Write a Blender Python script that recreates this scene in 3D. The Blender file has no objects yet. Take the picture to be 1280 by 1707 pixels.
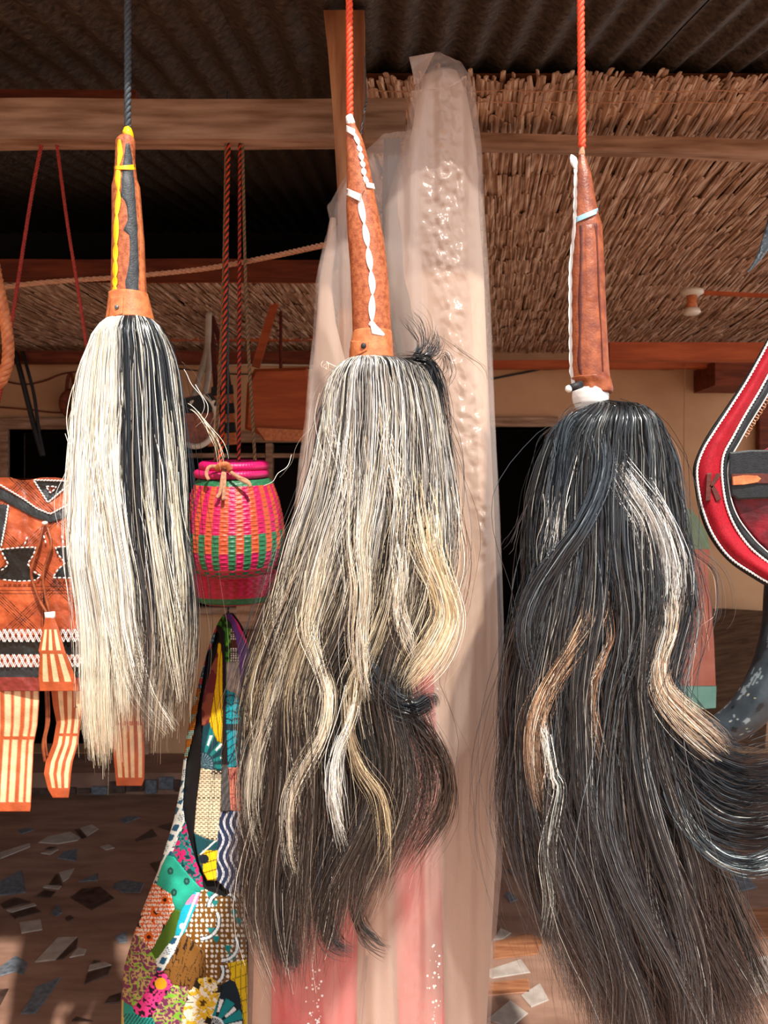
import bpy, math, random
import numpy as np
from mathutils import Vector, noise as mnoise

# ------------------------------------------------------------------ camera, sky, sun, exposure
S = bpy.context.scene
C = S.collection
F = 1280.0                                  # focal length in pixels of the 1280x1707 frame
CAMZ = 1.5
cam_d = bpy.data.cameras.new('camera')
cam_d.sensor_fit = 'VERTICAL'
cam_d.sensor_height = 24.0
cam_d.lens = 24.0 * F / 1707.0
cam_d.clip_start = 0.02
cam_d.dof.use_dof = True
cam_d.dof.focus_distance = 1.13
cam_d.dof.aperture_fstop = cam_d.lens / 2.6
cam = bpy.data.objects.new('camera', cam_d)
cam.location = (0, 0, CAMZ)
cam.rotation_euler = (math.pi / 2, 0, 0)
C.objects.link(cam)
S.camera = cam

w = bpy.data.worlds.new('sky'); S.world = w
w.use_nodes = True
wn = w.node_tree.nodes['Background']
wn.inputs[0].default_value = (0.86, 0.93, 1.0, 1)
wn.inputs[1].default_value = 1.25

sun_d = bpy.data.lights.new('sun', 'SUN')
sun_d.energy = 5.2
sun_d.angle = math.radians(1.4)
sun_d.color = (1.0, 0.95, 0.87)
sun = bpy.data.objects.new('sun', sun_d)
SUN_AZ, SUN_TAN = math.radians(20), 1.45    # from behind the camera, a little to the right
_dir = Vector((-math.sin(SUN_AZ), math.cos(SUN_AZ), -SUN_TAN * math.cos(SUN_AZ)))
sun.rotation_euler = _dir.to_track_quat('-Z', 'Y').to_euler()
sun.location = (2, -4, 6)
C.objects.link(sun)

S.view_settings.view_transform = 'Standard'
S.view_settings.look = 'None'
S.view_settings.gamma = 1
S.view_settings.use_curve_mapping = False
S.view_settings.exposure = 0.25

# ------------------------------------------------------------------ helpers
rng = np.random.default_rng(11)
random.seed(5)
WL = {}

def P(x, y, Y):
    return ((x - 640.0) / F * Y, Y, CAMZ + (853.5 - y) / F * Y)

def PA(x, y, Y):
    x = np.asarray(x, float); y = np.asarray(y, float); Y = np.asarray(Y, float) + 0 * x
    return np.stack([(x - 640.0) / F * Y, Y, CAMZ + (853.5 - y) / F * Y], -1)

def lin(c):
    if isinstance(c, str):
        c = c.lstrip('#'); c = tuple(int(c[i:i + 2], 16) / 255 for i in (0, 2, 4))
    return tuple(((v + 0.055) / 1.055) ** 2.4 if v > 0.04045 else v / 12.92 for v in c)

def tag(o, label=None, cat=None, group=None, kind=None):
    if label: o['label'] = label
    if cat: o['category'] = cat
    if group: o['group'] = group
    if kind: o['kind'] = kind
    return o

def empty(name, loc, label, cat, group=None, kind=None):
    o = bpy.data.objects.new(name, None)
    o.empty_display_size = 0.05
    o.location = loc
    C.objects.link(o)
    WL[o.name] = np.array(loc, float)
    return tag(o, label, cat, group, kind)

def mesh_np(name, V, Fc, col=None):
    me = bpy.data.meshes.new(name)
    if isinstance(Fc, np.ndarray):
        k = Fc.shape[1]
        me.vertices.add(len(V)); me.vertices.foreach_set('co', np.ascontiguousarray(V, np.float32).ravel())
        me.loops.add(Fc.size); me.loops.foreach_set('vertex_index', np.ascontiguousarray(Fc, np.int32).ravel())
        me.polygons.add(len(Fc)); me.polygons.foreach_set('loop_start', np.arange(0, Fc.size, k, dtype=np.int32))
        me.update(calc_edges=True)
    else:
        me.from_pydata([tuple(v) for v in V], [], [tuple(int(q) for q in f) for f in Fc])
    if col is not None:
        a = me.attributes.new('Col', 'FLOAT_COLOR', 'POINT')
        cc = np.ones((len(V), 4), np.float32); cc[:, :3] = col
        a.data.foreach_set('color', cc.ravel())
    return me

def O(name, V, Fc, mat, parent=None, label=None, cat=None, group=None, kind=None, smooth=False, col=None):
    V = np.asarray(V, float)
    if parent is not None:
        org = WL[parent.name]
    else:
        org = np.array([(V[:, 0].min() + V[:, 0].max()) / 2, (V[:, 1].min() + V[:, 1].max()) / 2, V[:, 2].min()])
    me = mesh_np(name, V - org, Fc, col)
    if smooth: me.polygons.foreach_set('use_smooth', np.ones(len(me.polygons), bool))
    me.materials.append(mat)
    o = bpy.data.objects.new(name, me)
    C.objects.link(o)
    if parent is not None:
        o.parent = parent
    else:
        o.location = org
    WL[o.name] = org
    return tag(o, label, cat, group, kind)

def join(parts):
    Vs, Fs, n = [], [], 0
    for V, Fc in parts:
        V = np.asarray(V, float); Vs.append(V)
        for f in Fc: Fs.append(tuple(int(q) + n for q in f))
        n += len(V)
    return np.concatenate(Vs), Fs

def box(x0, x1, y0, y1, z0, z1, bev=0.0):
    if bev <= 0:
        V = [(x, y, z) for x in (x0, x1) for y in (y0, y1) for z in (z0, z1)]
        return np.array(V), [(0, 1, 3, 2), (4, 6, 7, 5), (0, 4, 5, 1), (2, 3, 7, 6), (0, 2, 6, 4), (1, 5, 7, 3)]
    b = bev                                  # a box with chamfered long edges (section in the two shorter axes)
    d = [x1 - x0, y1 - y0, z1 - z0]; a = int(np.argmax(d)); o1, o2 = [i for i in range(3) if i != a]
    lo, hi = [x0, y0, z0], [x1, y1, z1]
    sec = []
    for (s, t, f) in ((0, 0, 0), (0, 0, 1), (1, 0, 0), (1, 0, 1), (1, 1, 0), (1, 1, 1), (0, 1, 0), (0, 1, 1)):
        u = hi[o1] if s else lo[o1]; v = hi[o2] if t else lo[o2]
        su = -1 if s else 1; sv = -1 if t else 1
        first = (s, t) in ((0, 0), (1, 1))
        if (f == 0) == first: v += sv * b
        else: u += su * b
        sec.append((u, v))
    V = []
    for e in (lo[a], hi[a]):
        for u, v in sec:
            p = [0, 0, 0]; p[a] = e; p[o1] = u; p[o2] = v; V.append(p)
    Fc = [tuple(range(7, -1, -1)), tuple(range(8, 16))]
    for i in range(8): Fc.append((i, (i + 1) % 8, 8 + (i + 1) % 8, 8 + i))
    return np.array(V), Fc

def bar(p, q, w_, h_, twist=0.0):
    """rectangular bar from p to q"""
    p = np.array(p, float); q = np.array(q, float); t = q - p; t /= np.linalg.norm(t)
    up = np.array([0, 0, 1.0]) if abs(t[2]) < .9 else np.array([0, 1.0, 0])
    s = np.cross(t, up); s /= np.linalg.norm(s); u = np.cross(s, t)
    c, sn = math.cos(twist), math.sin(twist); s, u = c * s + sn * u, -sn * s + c * u
    V = [e + s * a * w_ / 2 + u * b * h_ / 2 for e in (p, q) for a, b in ((-1, -1), (1, -1), (1, 1), (-1, 1))]
    return np.array(V), [(3, 2, 1, 0), (4, 5, 6, 7)] + [(i, (i + 1) % 4, 4 + (i + 1) % 4, 4 + i) for i in range(4)]

def gridf(nu, nv, closed=False):
    """faces of a grid with nu columns and nv rows, index = r*nu + c"""
    c = np.arange(nu if closed else nu - 1); r = np.arange(nv - 1)
    R, Cc = np.meshgrid(r, c, indexing='ij'); C2 = (Cc + 1) % nu
    return np.stack([R * nu + Cc, R * nu + C2, (R + 1) * nu + C2, (R + 1) * nu + Cc], -1).reshape(-1, 4)

def smooth_path(pts, n):
    """Catmull-Rom through the points; pts (k,d)"""
    p = np.asarray(pts, float); k = len(p)
    if k == 2:
        t = np.linspace(0, 1, n)[:, None]; return p[0] * (1 - t) + p[1] * t
    q = np.vstack([2 * p[0] - p[1], p, 2 * p[-1] - p[-2]])
    s = np.linspace(0, k - 1 - 1e-6, n); i = s.astype(int); f = (s - i)[:, None]
    a, b, c, d = q[i], q[i + 1], q[i + 2], q[i + 3]
    return 0.5 * (2 * b + (c - a) * f + (2 * a - 5 * b + 4 * c - d) * f ** 2 + (3 * b - a - 3 * c + d) * f ** 3)

def frames(p):
    T = np.gradient(p, axis=0); T /= np.linalg.norm(T, axis=1)[:, None] + 1e-12
    r = np.array([0, 1.0, 0]) if abs(T[0][1]) < .8 else np.array([1.0, 0, 0])
    N = np.zeros_like(p); n = r
    for i in range(len(p)):
        n = n - T[i] * np.dot(n, T[i]); n /= np.linalg.norm(n) + 1e-12; N[i] = n
    return T, N, np.cross(T, N)

def tube(p, r, n=8, cap=True, flat=1.0):
    p = np.asarray(p, float); T, N, B = frames(p); r = np.broadcast_to(np.asarray(r, float), (len(p),))
    a = np.linspace(0, 2 * np.pi, n, endpoint=False)
    V = (p[:, None] + r[:, None, None] * (np.cos(a)[None, :, None] * N[:, None] * flat + np.sin(a)[None, :, None] * B[:, None])).reshape(-1, 3)
    Fc = [tuple(f) for f in gridf(n, len(p), True)]
    if cap: Fc += [tuple(range(n - 1, -1, -1)), tuple(range((len(p) - 1) * n, len(p) * n))]
    return V, Fc

def rope_mesh(p, R, pitch, k=3, n=6, step=None):
    """k helical strands laid round a path"""
    p = np.asarray(p, float)
    L = np.linalg.norm(np.diff(p, axis=0), axis=1).sum()
    m = max(8, int(L / (step or pitch / 8))); p = smooth_path(p, m)
    T, N, B = frames(p); s = np.concatenate([[0], np.cumsum(np.linalg.norm(np.diff(p, axis=0), axis=1))])
    out, ids = [], []
    for j in range(k):
        a = 2 * np.pi * (s / pitch + j / k)
        c = p + R * .5 * (np.cos(a)[:, None] * N + np.sin(a)[:, None] * B)
        t = tube(c, R * .56, n); out.append(t); ids += [j] * len(t[0])
    V, Fc = join(out)
    return V, Fc, np.array(ids)

def vnoise(x, y, scale, seed=0, octv=1):
    """smooth 2-D value noise in -1..1"""
    tot = 0; amp = 1; nrm = 0
    for o in range(octv):
        g = np.random.default_rng(seed + o * 7).uniform(-1, 1, (257, 257))
        u = np.asarray(x, float) / scale + 50; v = np.asarray(y, float) / scale + 50
        i = np.floor(u).astype(int); j = np.floor(v).astype(int); f = u - i; h = v - j
        f = f * f * (3 - 2 * f); h = h * h * (3 - 2 * h); i %= 256; j %= 256
        tot = tot + amp * ((g[i, j] * (1 - f) + g[i + 1, j] * f) * (1 - h) + (g[i, j + 1] * (1 - f) + g[i + 1, j + 1] * f) * h)
        nrm += amp; amp *= .5; scale = scale * .5
    return tot / nrm

def inpoly(x, y, poly):
    r = np.zeros(np.shape(x), bool); k = len(poly)
    for i in range(k):
        x0, y0 = poly[i]; x1, y1 = poly[(i + 1) % k]
        if y0 == y1: continue
        c = ((y0 > y) != (y1 > y)) & (x < (x1 - x0) * (y - y0) / (y1 - y0) + x0)
        r ^= c
    return r

def segd(x, y, a, b):
    ax, ay = a; bx, by = b; dx, dy = bx - ax, by - ay
    t = np.clip(((x - ax) * dx + (y - ay) * dy) / (dx * dx + dy * dy + 1e-9), 0, 1)
    return np.hypot(x - ax - t * dx, y - ay - t * dy)

def polyd(x, y, pts, closed=True):
    d = np.full(np.shape(x), 1e9); k = len(pts)
    for i in range(k if closed else k - 1): d = np.minimum(d, segd(x, y, pts[i], pts[(i + 1) % k]))
    return d

def ip(y, pts, j):
    a = np.array(pts, float); return np.interp(y, a[:, 0], a[:, j])

# ------------------------------------------------------------------ materials
def mat(name, c1, c2=None, scale=20.0, rough=.6, bump=0.0, bscale=None, spec=.5, stretch=(1, 1, 1), attr=False,
        metal=0.0, detail=6.0, amt=(.35, .65), sheen=0, bdist=.002, wave=None, c3=None):
    m = bpy.data.materials.new(name); m.use_nodes = True
    nt = m.node_tree; b = nt.nodes['Principled BSDF']; N = nt.nodes.new; Lk = nt.links.new
    b.inputs['Roughness'].default_value = rough
    b.inputs['Specular IOR Level'].default_value = spec
    b.inputs['Metallic'].default_value = metal
    if sheen: b.inputs['Sheen Weight'].default_value = sheen
    tc = N('ShaderNodeTexCoord'); mp = N('ShaderNodeMapping'); mp.inputs['Scale'].default_value = stretch
    Lk(tc.outputs['Object'], mp.inputs['Vector'])
    nz = N('ShaderNodeTexNoise'); nz.inputs['Scale'].default_value = scale; nz.inputs['Detail'].default_value = detail
    Lk(mp.outputs[0], nz.inputs['Vector'])
    rp = N('ShaderNodeValToRGB'); rp.color_ramp.elements[0].position = amt[0]; rp.color_ramp.elements[1].position = amt[1]
    Lk(nz.outputs[0], rp.inputs[0])
    if attr:
        at = N('ShaderNodeAttribute'); at.attribute_name = 'Col'
        lo = c1 if isinstance(c1, float) else .8
        rp.color_ramp.elements[0].color = (lo, lo, lo, 1); rp.color_ramp.elements[1].color = (1, 1, 1, 1)
        mx = N('ShaderNodeMix'); mx.data_type = 'RGBA'; mx.blend_type = 'MULTIPLY'; mx.inputs[0].default_value = 1
        Lk(at.outputs['Color'], mx.inputs[6]); Lk(rp.outputs[0], mx.inputs[7]); Lk(mx.outputs[2], b.inputs['Base Color'])
    else:
        a_, b_ = lin(c1), lin(c2 or c1)
        rp.color_ramp.elements[0].color = (*a_, 1); rp.color_ramp.elements[1].color = (*b_, 1)
        if c3:
            e = rp.color_ramp.elements.new((amt[0] + amt[1]) / 2); e.color = (*lin(c3), 1)
        Lk(rp.outputs[0], b.inputs['Base Color'])
    if bump:
        bp = N('ShaderNodeBump'); bp.inputs['Strength'].default_value = bump; bp.inputs['Distance'].default_value = bdist
        n2 = N('ShaderNodeTexNoise'); n2.inputs['Scale'].default_value = bscale or scale * 3; n2.inputs['Detail'].default_value = 5
        Lk(mp.outputs[0], n2.inputs['Vector']); Lk(n2.outputs[0], bp.inputs['Height']); Lk(bp.outputs[0], b.inputs['Normal'])
    return m

M = {}
M['wood'] = mat('rough_wood', '#82614a', '#b4927a', 6, .8, .5, 20, .2, (1, 8, 8))
M['wood_v'] = mat('rough_wood_upright', '#7d4e34', '#a87450', 6, .8, .5, 20, .2, (8, 8, 1))
M['wood_dark'] = mat('stained_wood', '#5a2614', '#7c3a20', 6, .7, .4, 20, .3, (1, 8, 8))
M['wood_red'] = mat('red_painted_wood', '#9a4520', '#b65a2e', 5, .6, .3, 20, .3, (1, 8, 8))
M['brown_board'] = mat('old_brown_board', '#4e3828', '#6e5440', 5, .8, .3, 20, .2, (1, 8, 8))
M['black_trim'] = mat('black_trim_leather', '#101113', '#1e2023', 120, .5, .6, 400, .4, bdist=.0012)
M['beige_cloth'] = mat('beige_cloth', '#b4947e', '#c8aa94', 6, .8, .3, 50, .3, (3, 3, .6))
M['roof'] = mat('weathered_roof_sheet', '#2a2420', '#54493f', 70, .5, 1.0, 110, .5, detail=8, bdist=.004)
M['plaster'] = mat('ochre_plaster', '#b58a66', '#c99e78', 3, .9, .35, 60, .2)
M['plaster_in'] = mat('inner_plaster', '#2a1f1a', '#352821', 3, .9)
M['plaster_left'] = mat('grey_plaster', '#8d8275', '#a1968a', 3, .9, .3, 60, .2)
M['reed'] = mat('dry_reed', '#9a7a62', '#e0c2a6', 9, .7, .4, 60, .25, (6, 1, 6), c3='#bf9a80')
M['reed_back'] = mat('reed_backing', '#5e3218', '#8a4c26', 20, .9)  # darker orange-brown backing sheet that shows in the gaps between blades
M['floor'] = mat('screeded_floor', '#785848', '#92705e', 5, .75, .4, 30, .3, (1, 3, 1))
M['ground'] = mat('laterite_ground', '#a07c66', '#b8947c', 2, .95)
M['stone_b'] = mat('blue_grey_stone', '#4b5158', '#6b7078', 60, .5, .3, 90, .4)
M['stone_d'] = mat('dark_brown_stone', '#33241e', '#54403a', 30, .45, .3, 60, .4)
M['stone_l'] = mat('pale_stone', '#92857b', '#ada096', 20, .5, .2, 60, .4)
M['stone_w'] = mat('wood_brown_slab', '#7a4a30', '#a06c4c', 8, .5, .2, 40, .4, (1, 8, 1))
M['leather'] = mat('tan_leather', '#924626', '#bc6c42', 140, .5, .45, 420, .4, bdist=.0015)
M['leather2'] = mat('reddish_leather', '#7a3820', '#a45832', 60, .40, .5, 300, .5, bdist=.0015)
M['leather_band'] = mat('orange_leather', '#b46238', '#d4804e', 80, .5, .4, 300, .4, bdist=.0015)
M['leather_black'] = mat('black_leather', '#26282b', '#3c3f42', 120, .5, .7, 400, .5, bdist=.0012)
M['leather_brown'] = mat('brown_leather', '#4e1f16', '#62281c', 60, .5, .4, 200, .4)
M['lace_yellow'] = mat('yellow_plastic_lace', '#e8b400', '#ffd21c', 30, .35, 0, None, .5)
M['lace_white'] = mat('white_plastic_lace', '#e6e4e0', '#f6f4f0', 30, .45)
M['lace_blue'] = mat('pale_blue_tape', '#8cb8cc', '#aacfdf', 40, .45)
M['metal'] = mat('dull_metal', '#6a6a6c', '#8c8c8e', 60, .4, 0, None, .5, metal=.7)
M['black'] = mat('black_stuff', '#151416', '#222124', 60, .6)
M['rope_dark'] = mat('charcoal_cord', '#2c3238', '#414950', 300, .6, .4, 900)
M['rope_orange'] = mat('orange_nylon_cord', '#d8401a', '#f0582a', 200, .5, .4, 900)
M['rope_tan'] = mat('tan_sisal_rope', '#a87454', '#c89474', 200, .8, .4, 900)
M['rope_red'] = mat('red_cord', '#8e2418', '#ab3222', 200, .7, .4, 700)
M['hair'] = mat('animal_hair', .88, None, 40, .30, 0, None, .9, attr=True)
M['print'] = mat('printed_cloth', .86, None, 300, .75, .3, 900, .25, attr=True, bdist=.0008)
M['hide'] = mat('painted_leather', .80, None, 60, .38, .5, 260, .5, attr=True, bdist=.0015)
M['straw'] = mat('dyed_straw', .82, None, 260, .38, .2, 800, .5, attr=True)
M['cord2'] = mat('braided_cord', .8, None, 300, .6, .3, 700, .3, attr=True)
M['horn'] = mat('grey_horn', .7, None, 30, .32, .3, 90, .5, attr=True)
M['red_cloth'] = mat('red_ribbed_cloth', '#900416', '#b40a24', 400, .6, .4, 900, .3)
M['velvet'] = mat('crushed_red_velvet', '#4c0210', '#8e0620', 22, .5, .5, 40, .4, sheen=.15, bdist=.01)
M['pink'] = mat('pink_cloth', '#be0028', '#d81038', 14, .8, .3, 60, .3)
M['grey_cloth'] = mat('grey_cloth', '#4c4844', '#5e5853', 14, .8, .3, 60, .3)
M['green_cloth'] = mat('green_cloth', '#7f9a78', '#8fa888', 14, .8)
M['teal_cloth'] = mat('teal_cloth', '#7fb8a6', '#90c6b4', 14, .8)
M['coral_cloth'] = mat('coral_cloth', '#c87460', '#d68a74', 14, .8)
M['white_ceramic'] = mat('cream_ceramic', '#cfc4b0', '#e0d6c4', 14, .4)

def plastic(name, clear, tint):
    m = bpy.data.materials.new(name); m.use_nodes = True
    nt = m.node_tree; N = nt.nodes.new; Lk = nt.links.new
    out = nt.nodes['Material Output']; b = nt.nodes['Principled BSDF']
    b.inputs['Base Color'].default_value = (*lin(tint), 1); b.inputs['Roughness'].default_value = .13
    b.inputs['Specular IOR Level'].default_value = 1.0; b.inputs['Coat Weight'].default_value = .8; b.inputs['Coat Roughness'].default_value = .12
    tl = N('ShaderNodeBsdfTranslucent'); tl.inputs[0].default_value = (*lin(tint), 1)
    tp = N('ShaderNodeBsdfTransparent')
    gl = N('ShaderNodeBsdfGlossy'); gl.inputs['Roughness'].default_value = .2
    m1 = N('ShaderNodeMixShader'); m1.inputs[0].default_value = .25; Lk(b.outputs[0], m1.inputs[1]); Lk(tl.outputs[0], m1.inputs[2])
    m2 = N('ShaderNodeMixShader'); Lk(m1.outputs[0], m2.inputs[1]); Lk(tp.outputs[0], m2.inputs[2])
    tc = N('ShaderNodeTexCoord'); mp = N('ShaderNodeMapping'); mp.inputs['Scale'].default_value = (7, 7, 1.6); Lk(tc.outputs['Object'], mp.inputs[0])
    nz = N('ShaderNodeTexNoise'); nz.inputs['Scale'].default_value = 1.5; nz.inputs['Detail'].default_value = 5; Lk(mp.outputs[0], nz.inputs['Vector'])
    mr = N('ShaderNodeMapRange'); mr.inputs['From Min'].default_value = .3; mr.inputs['From Max'].default_value = .7
    mr.inputs['To Min'].default_value = clear - .14; mr.inputs['To Max'].default_value = clear + .1
    Lk(nz.outputs[0], mr.inputs['Value']); Lk(mr.outputs[0], m2.inputs[0])
    at = N('ShaderNodeAttribute'); at.attribute_name = 'Col'
    v1 = N('ShaderNodeTexVoronoi'); v1.feature = 'DISTANCE_TO_EDGE'; v1.inputs['Scale'].default_value = 70; Lk(tc.outputs['Object'], v1.inputs['Vector'])
    n3 = N('ShaderNodeTexNoise'); n3.inputs['Scale'].default_value = 90; n3.inputs['Detail'].default_value = 6; n3.inputs['Distortion'].default_value = 2.0
    Lk(tc.outputs['Object'], n3.inputs['Vector'])
    bp = N('ShaderNodeBump'); bp.inputs['Distance'].default_value = .003
    Lk(at.outputs['Fac'], bp.inputs['Strength']); Lk(n3.outputs[0], bp.inputs['Height'])
    Lk(bp.outputs[0], b.inputs['Normal']); Lk(m2.outputs[0], out.inputs[0])
    return m
M['plastic'] = plastic('milky_plastic_film', .70, '#e6d0c2')

# ------------------------------------------------------------------ the setting
def struct(name, V, Fc, m, parent=None, **k):
    return O(name, V, Fc, m, parent, kind=None if parent is not None else 'structure', **k)

# outside ground and the paved floor of the stall
struct('ground', *box(-14, 14, -16, .8, -.1, -.012), M['ground'])
floor = struct('floor', *box(-3.2, 3.4, .8, 4.6, -.1, 0), M['floor'])
SH = [('l', (0,510),(210,445),(212,470),(0,555)), ('l',(270,440),(330,400),(490,365),(560,405),(545,425),(400,450)),
 ('l',(560,340),(640,315),(690,345),(610,395)), ('d',(520,350),(550,345),(605,405),(575,415)), ('d',(310,490),(350,470),(400,475),(360,490)),
 ('l',(285,515),(410,490),(350,525)), ('b',(400,550),(450,505),(540,485),(535,570)), ('b',(0,710),(150,630),(180,790),(0,810)),
 ('d',(340,735),(395,660),(440,740)), ('l',(412,650),(520,620),(480,690),(440,715)), ('l',(300,755),(310,742),(430,745),(410,768)),
 ('d',(245,820),(310,772),(390,785),(350,828)), ('b',(550,715),(685,655),(685,705)), ('b',(780,745),(860,700),(1010,725),(980,790),(850,790)),
 ('d',(490,825),(570,765),(700,748),(800,830),(640,912)), ('d',(0,870),(100,822),(215,857),(30,905)), ('l',(45,915),(245,865),(255,880),(80,930)),
 ('d',(68,940),(240,890),(290,925),(110,975)), ('l',(135,1000),(285,978),(295,1050),(150,1075)), ('b',(355,940),(400,870),(435,930),(400,955)),
 ('d',(455,970),(490,950),(520,975),(480,990)), ('l',(240,1278),(405,1103),(540,1100),(386,1262)), ('d',(394,1260),(545,1106),(535,1175),(440,1256)),
 ('l',(485,1245),(545,1177),(605,1190),(590,1225)), ('b',(0,1310),(110,1232),(190,1280),(165,1365),(100,1345),(0,1375)), ('d',(640,1290),(655,1265),(700,1272)),
 ('l',(615,1340),(625,1300),(735,1277),(780,1298)), ('d',(590,1430),(610,1352),(780,1305),(750,1370)), ('b',(140,1640),(215,1530),(250,1450),(430,1380),(330,1520),(250,1635)),
 ('d',(-30,1470),(60,1465),(0,1580)), ('b',(800,1100),(880,1060),(890,1140),(830,1145)), ('d',(730,1570),(760,1520),(850,1490),(835,1560)),
 ('d',(945,420),(1065,345),(1100,395),(960,435)), ('b',(830,280),(900,255),(980,265),(870,308)), ('d',(1100,330),(1200,300),(1200,360)),
 ('d',(500,1690),(530,1660),(650,1690)), ('l',(700,470),(760,455),(800,478),(740,492)), ('b',(120,360),(200,335),(240,352),(150,380))]
def shard(kind, pts):
    q = []
    for x, y in pts:
        Yf = CAMZ * F / (y - 853.5); q.append(((x - 640) / F * Yf, Yf))
    a = sum(q[i][0] * q[(i + 1) % len(q)][1] - q[(i + 1) % len(q)][0] * q[i][1] for i in range(len(q)))
    if a < 0: q = q[::-1]
    cx = sum(p[0] for p in q) / len(q); cy = sum(p[1] for p in q) / len(q); k = len(q)
    V = [(x, y, -.004) for x, y in q] + [(x, y, .002) for x, y in q] + [(cx + (x - cx) * .95, cy + (y - cy) * .95, .0035) for x, y in q]
    Fc = [tuple(range(2 * k, 3 * k))]
    for i in range(k):
        j = (i + 1) % k; Fc += [(i, j, k + j, k + i), (k + i, k + j, 2 * k + j, 2 * k + i)]
    O('stone_shard', V, Fc, M['stone_' + kind], floor)
for s in SH: shard(s[0], [(x / 4.193, 1300 + y / 4.193) for x, y in s[1:]])
for s in [('l',(822,1568),(834,1548),(852,1556),(838,1566)), ('b',(840,1492),(848,1486),(864,1500),(850,1505)), ('w',(822,1572),(880,1556),(905,1568),(895,1592),(822,1600)),
          ('l',(800,1622),(868,1600),(884,1622),(820,1632)), ('w',(812,1640),(880,1632),(884,1655),(806,1662)), ('l',(868,1660),(900,1640),(915,1668),(885,1680)),
          ('l',(812,1700),(850,1668),(880,1690),(850,1715)), ('b',(1195,1470),(1240,1455),(1262,1480),(1210,1492)), ('w',(1230,1520),(1300,1510),(1310,1560),(1240,1570)),
          ('l',(1180,1500),(1222,1497),(1215,1520),(1186,1525)), ('l',(1240,1600),(1300,1590),(1320,1640),(1260,1660)), ('b',(845,1450),(870,1442),(880,1455),(856,1462)),
          ('d',(1140,1640),(1200,1620),(1230,1660),(1170,1690)), ('b',(700,1660),(760,1640),(790,1670),(730,1700)), ('d',(560,1600),(640,1590),(660,1630),(590,1640)),
          ('l',(440,1560),(520,1545),(540,1580),(470,1600)), ('b',(430,1480),(480,1465),(500,1480),(450,1500)), ('d',(250,1440),(290,1430),(296,1450),(262,1456))]:
    shard(s[0], s[1:])

WY = 4.4
def wpx(x): return (x - 640) / F * WY
def wpz(y): return CAMZ + (853.5 - y) / F * WY
def wall_with_holes(x0, x1, z0, z1, y0, y1, holes):
    xs = sorted({x0, x1, *[h[0] for h in holes], *[h[1] for h in holes]})
    zs = sorted({z0, z1, *[h[2] for h in holes], *[h[3] for h in holes]})
    parts = []
    for a, b in zip(xs, xs[1:]):
        for c, d in zip(zs, zs[1:]):
            mx, mz = (a + b) / 2, (c + d) / 2
            if any(h[0] < mx < h[1] and h[2] < mz < h[3] for h in holes): continue
            parts.append(box(a, b, y0, y1, c, d))
    return join(parts)
door_r = (wpx(722), wpx(918), 0.12, wpz(712))
door_l = (wpx(16), wpx(238), 0.12, wpz(716))
win = (wpx(292), wpx(524), wpz(1010), wpz(738))
wall = struct('wall_back', *wall_with_holes(-3.2, 3.4, 0, 2.47, WY, WY + .18, [door_r, door_l, win]), M['plaster'])
struct('wall_left', *box(-3.2, -3.02, 1.3, WY, 0, 3.0), M['plaster'])
# the closed dark room behind the openings
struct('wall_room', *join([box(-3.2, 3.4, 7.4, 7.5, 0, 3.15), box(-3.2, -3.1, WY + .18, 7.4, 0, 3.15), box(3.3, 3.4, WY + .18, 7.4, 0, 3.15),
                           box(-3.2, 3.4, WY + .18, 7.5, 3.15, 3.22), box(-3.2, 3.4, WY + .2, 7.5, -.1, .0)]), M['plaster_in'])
def frame_of(name, h, t, m, mull=None):
    e = empty(name, ((h[0] + h[1]) / 2, WY, h[2]), None, None, kind='structure')
    O('jamb', *box(h[0] - t, h[0], WY - .03, WY + .19, h[2], h[3], .004), m, e)
    O('jamb', *box(h[1], h[1] + t, WY - .03, WY + .19, h[2], h[3], .004), m, e)
    O('lintel', *box(h[0] - t, h[1] + t, WY - .035, WY + .19, h[3], h[3] + t * 1.6, .004), m, e)
    if mull: O('mullion', *box(mull - .02, mull + .02, WY + .02, WY + .1, h[2], h[3], .004), m, e)
    return e
frame_of('door_1', door_r, .034, M['wood'])
frame_of('door_2', door_l, .04, M['wood'])
w1 = frame_of('window_1', win, .035, M['wood'], wpx(447))
O('sill', *box(win[0] - .06, win[1] + .06, WY - .08, WY + .19, win[2] - .04, win[2], .005), M['wood'], w1)
O('crossbar', *box(win[0], win[1], WY + .03, WY + .09, wpz(762), wpz(755)), M['wood'], w1)

# stepped plinth along the back wall with a line of stones set in its riser
pl = struct('trim_1', *box(-3.0, 3.3, 4.05, WY, 0, .12, .012), M['floor'])
for x0, x1, a, b in [(52,92,.045,.012),(100,128,.05,.015),(132,152,.045,.02),(154,180,.055,.012),(184,210,.08,.02),(212,240,.1,.03),(243,262,.09,.02),(266,290,.105,.04),(292,312,.09,.03),(-20,10,.07,.02),(14,46,.06,.02)]:
    X0, X1 = (x0 - 640) / F * 4.05, (x1 - 640) / F * 4.05
    V, Fc = box(X0, X1, 4.035, 4.055, b, a, .004)
    O('stone', V, Fc, M['stone_b'] if x0 % 4 else M['stone_d'], pl)

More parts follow.
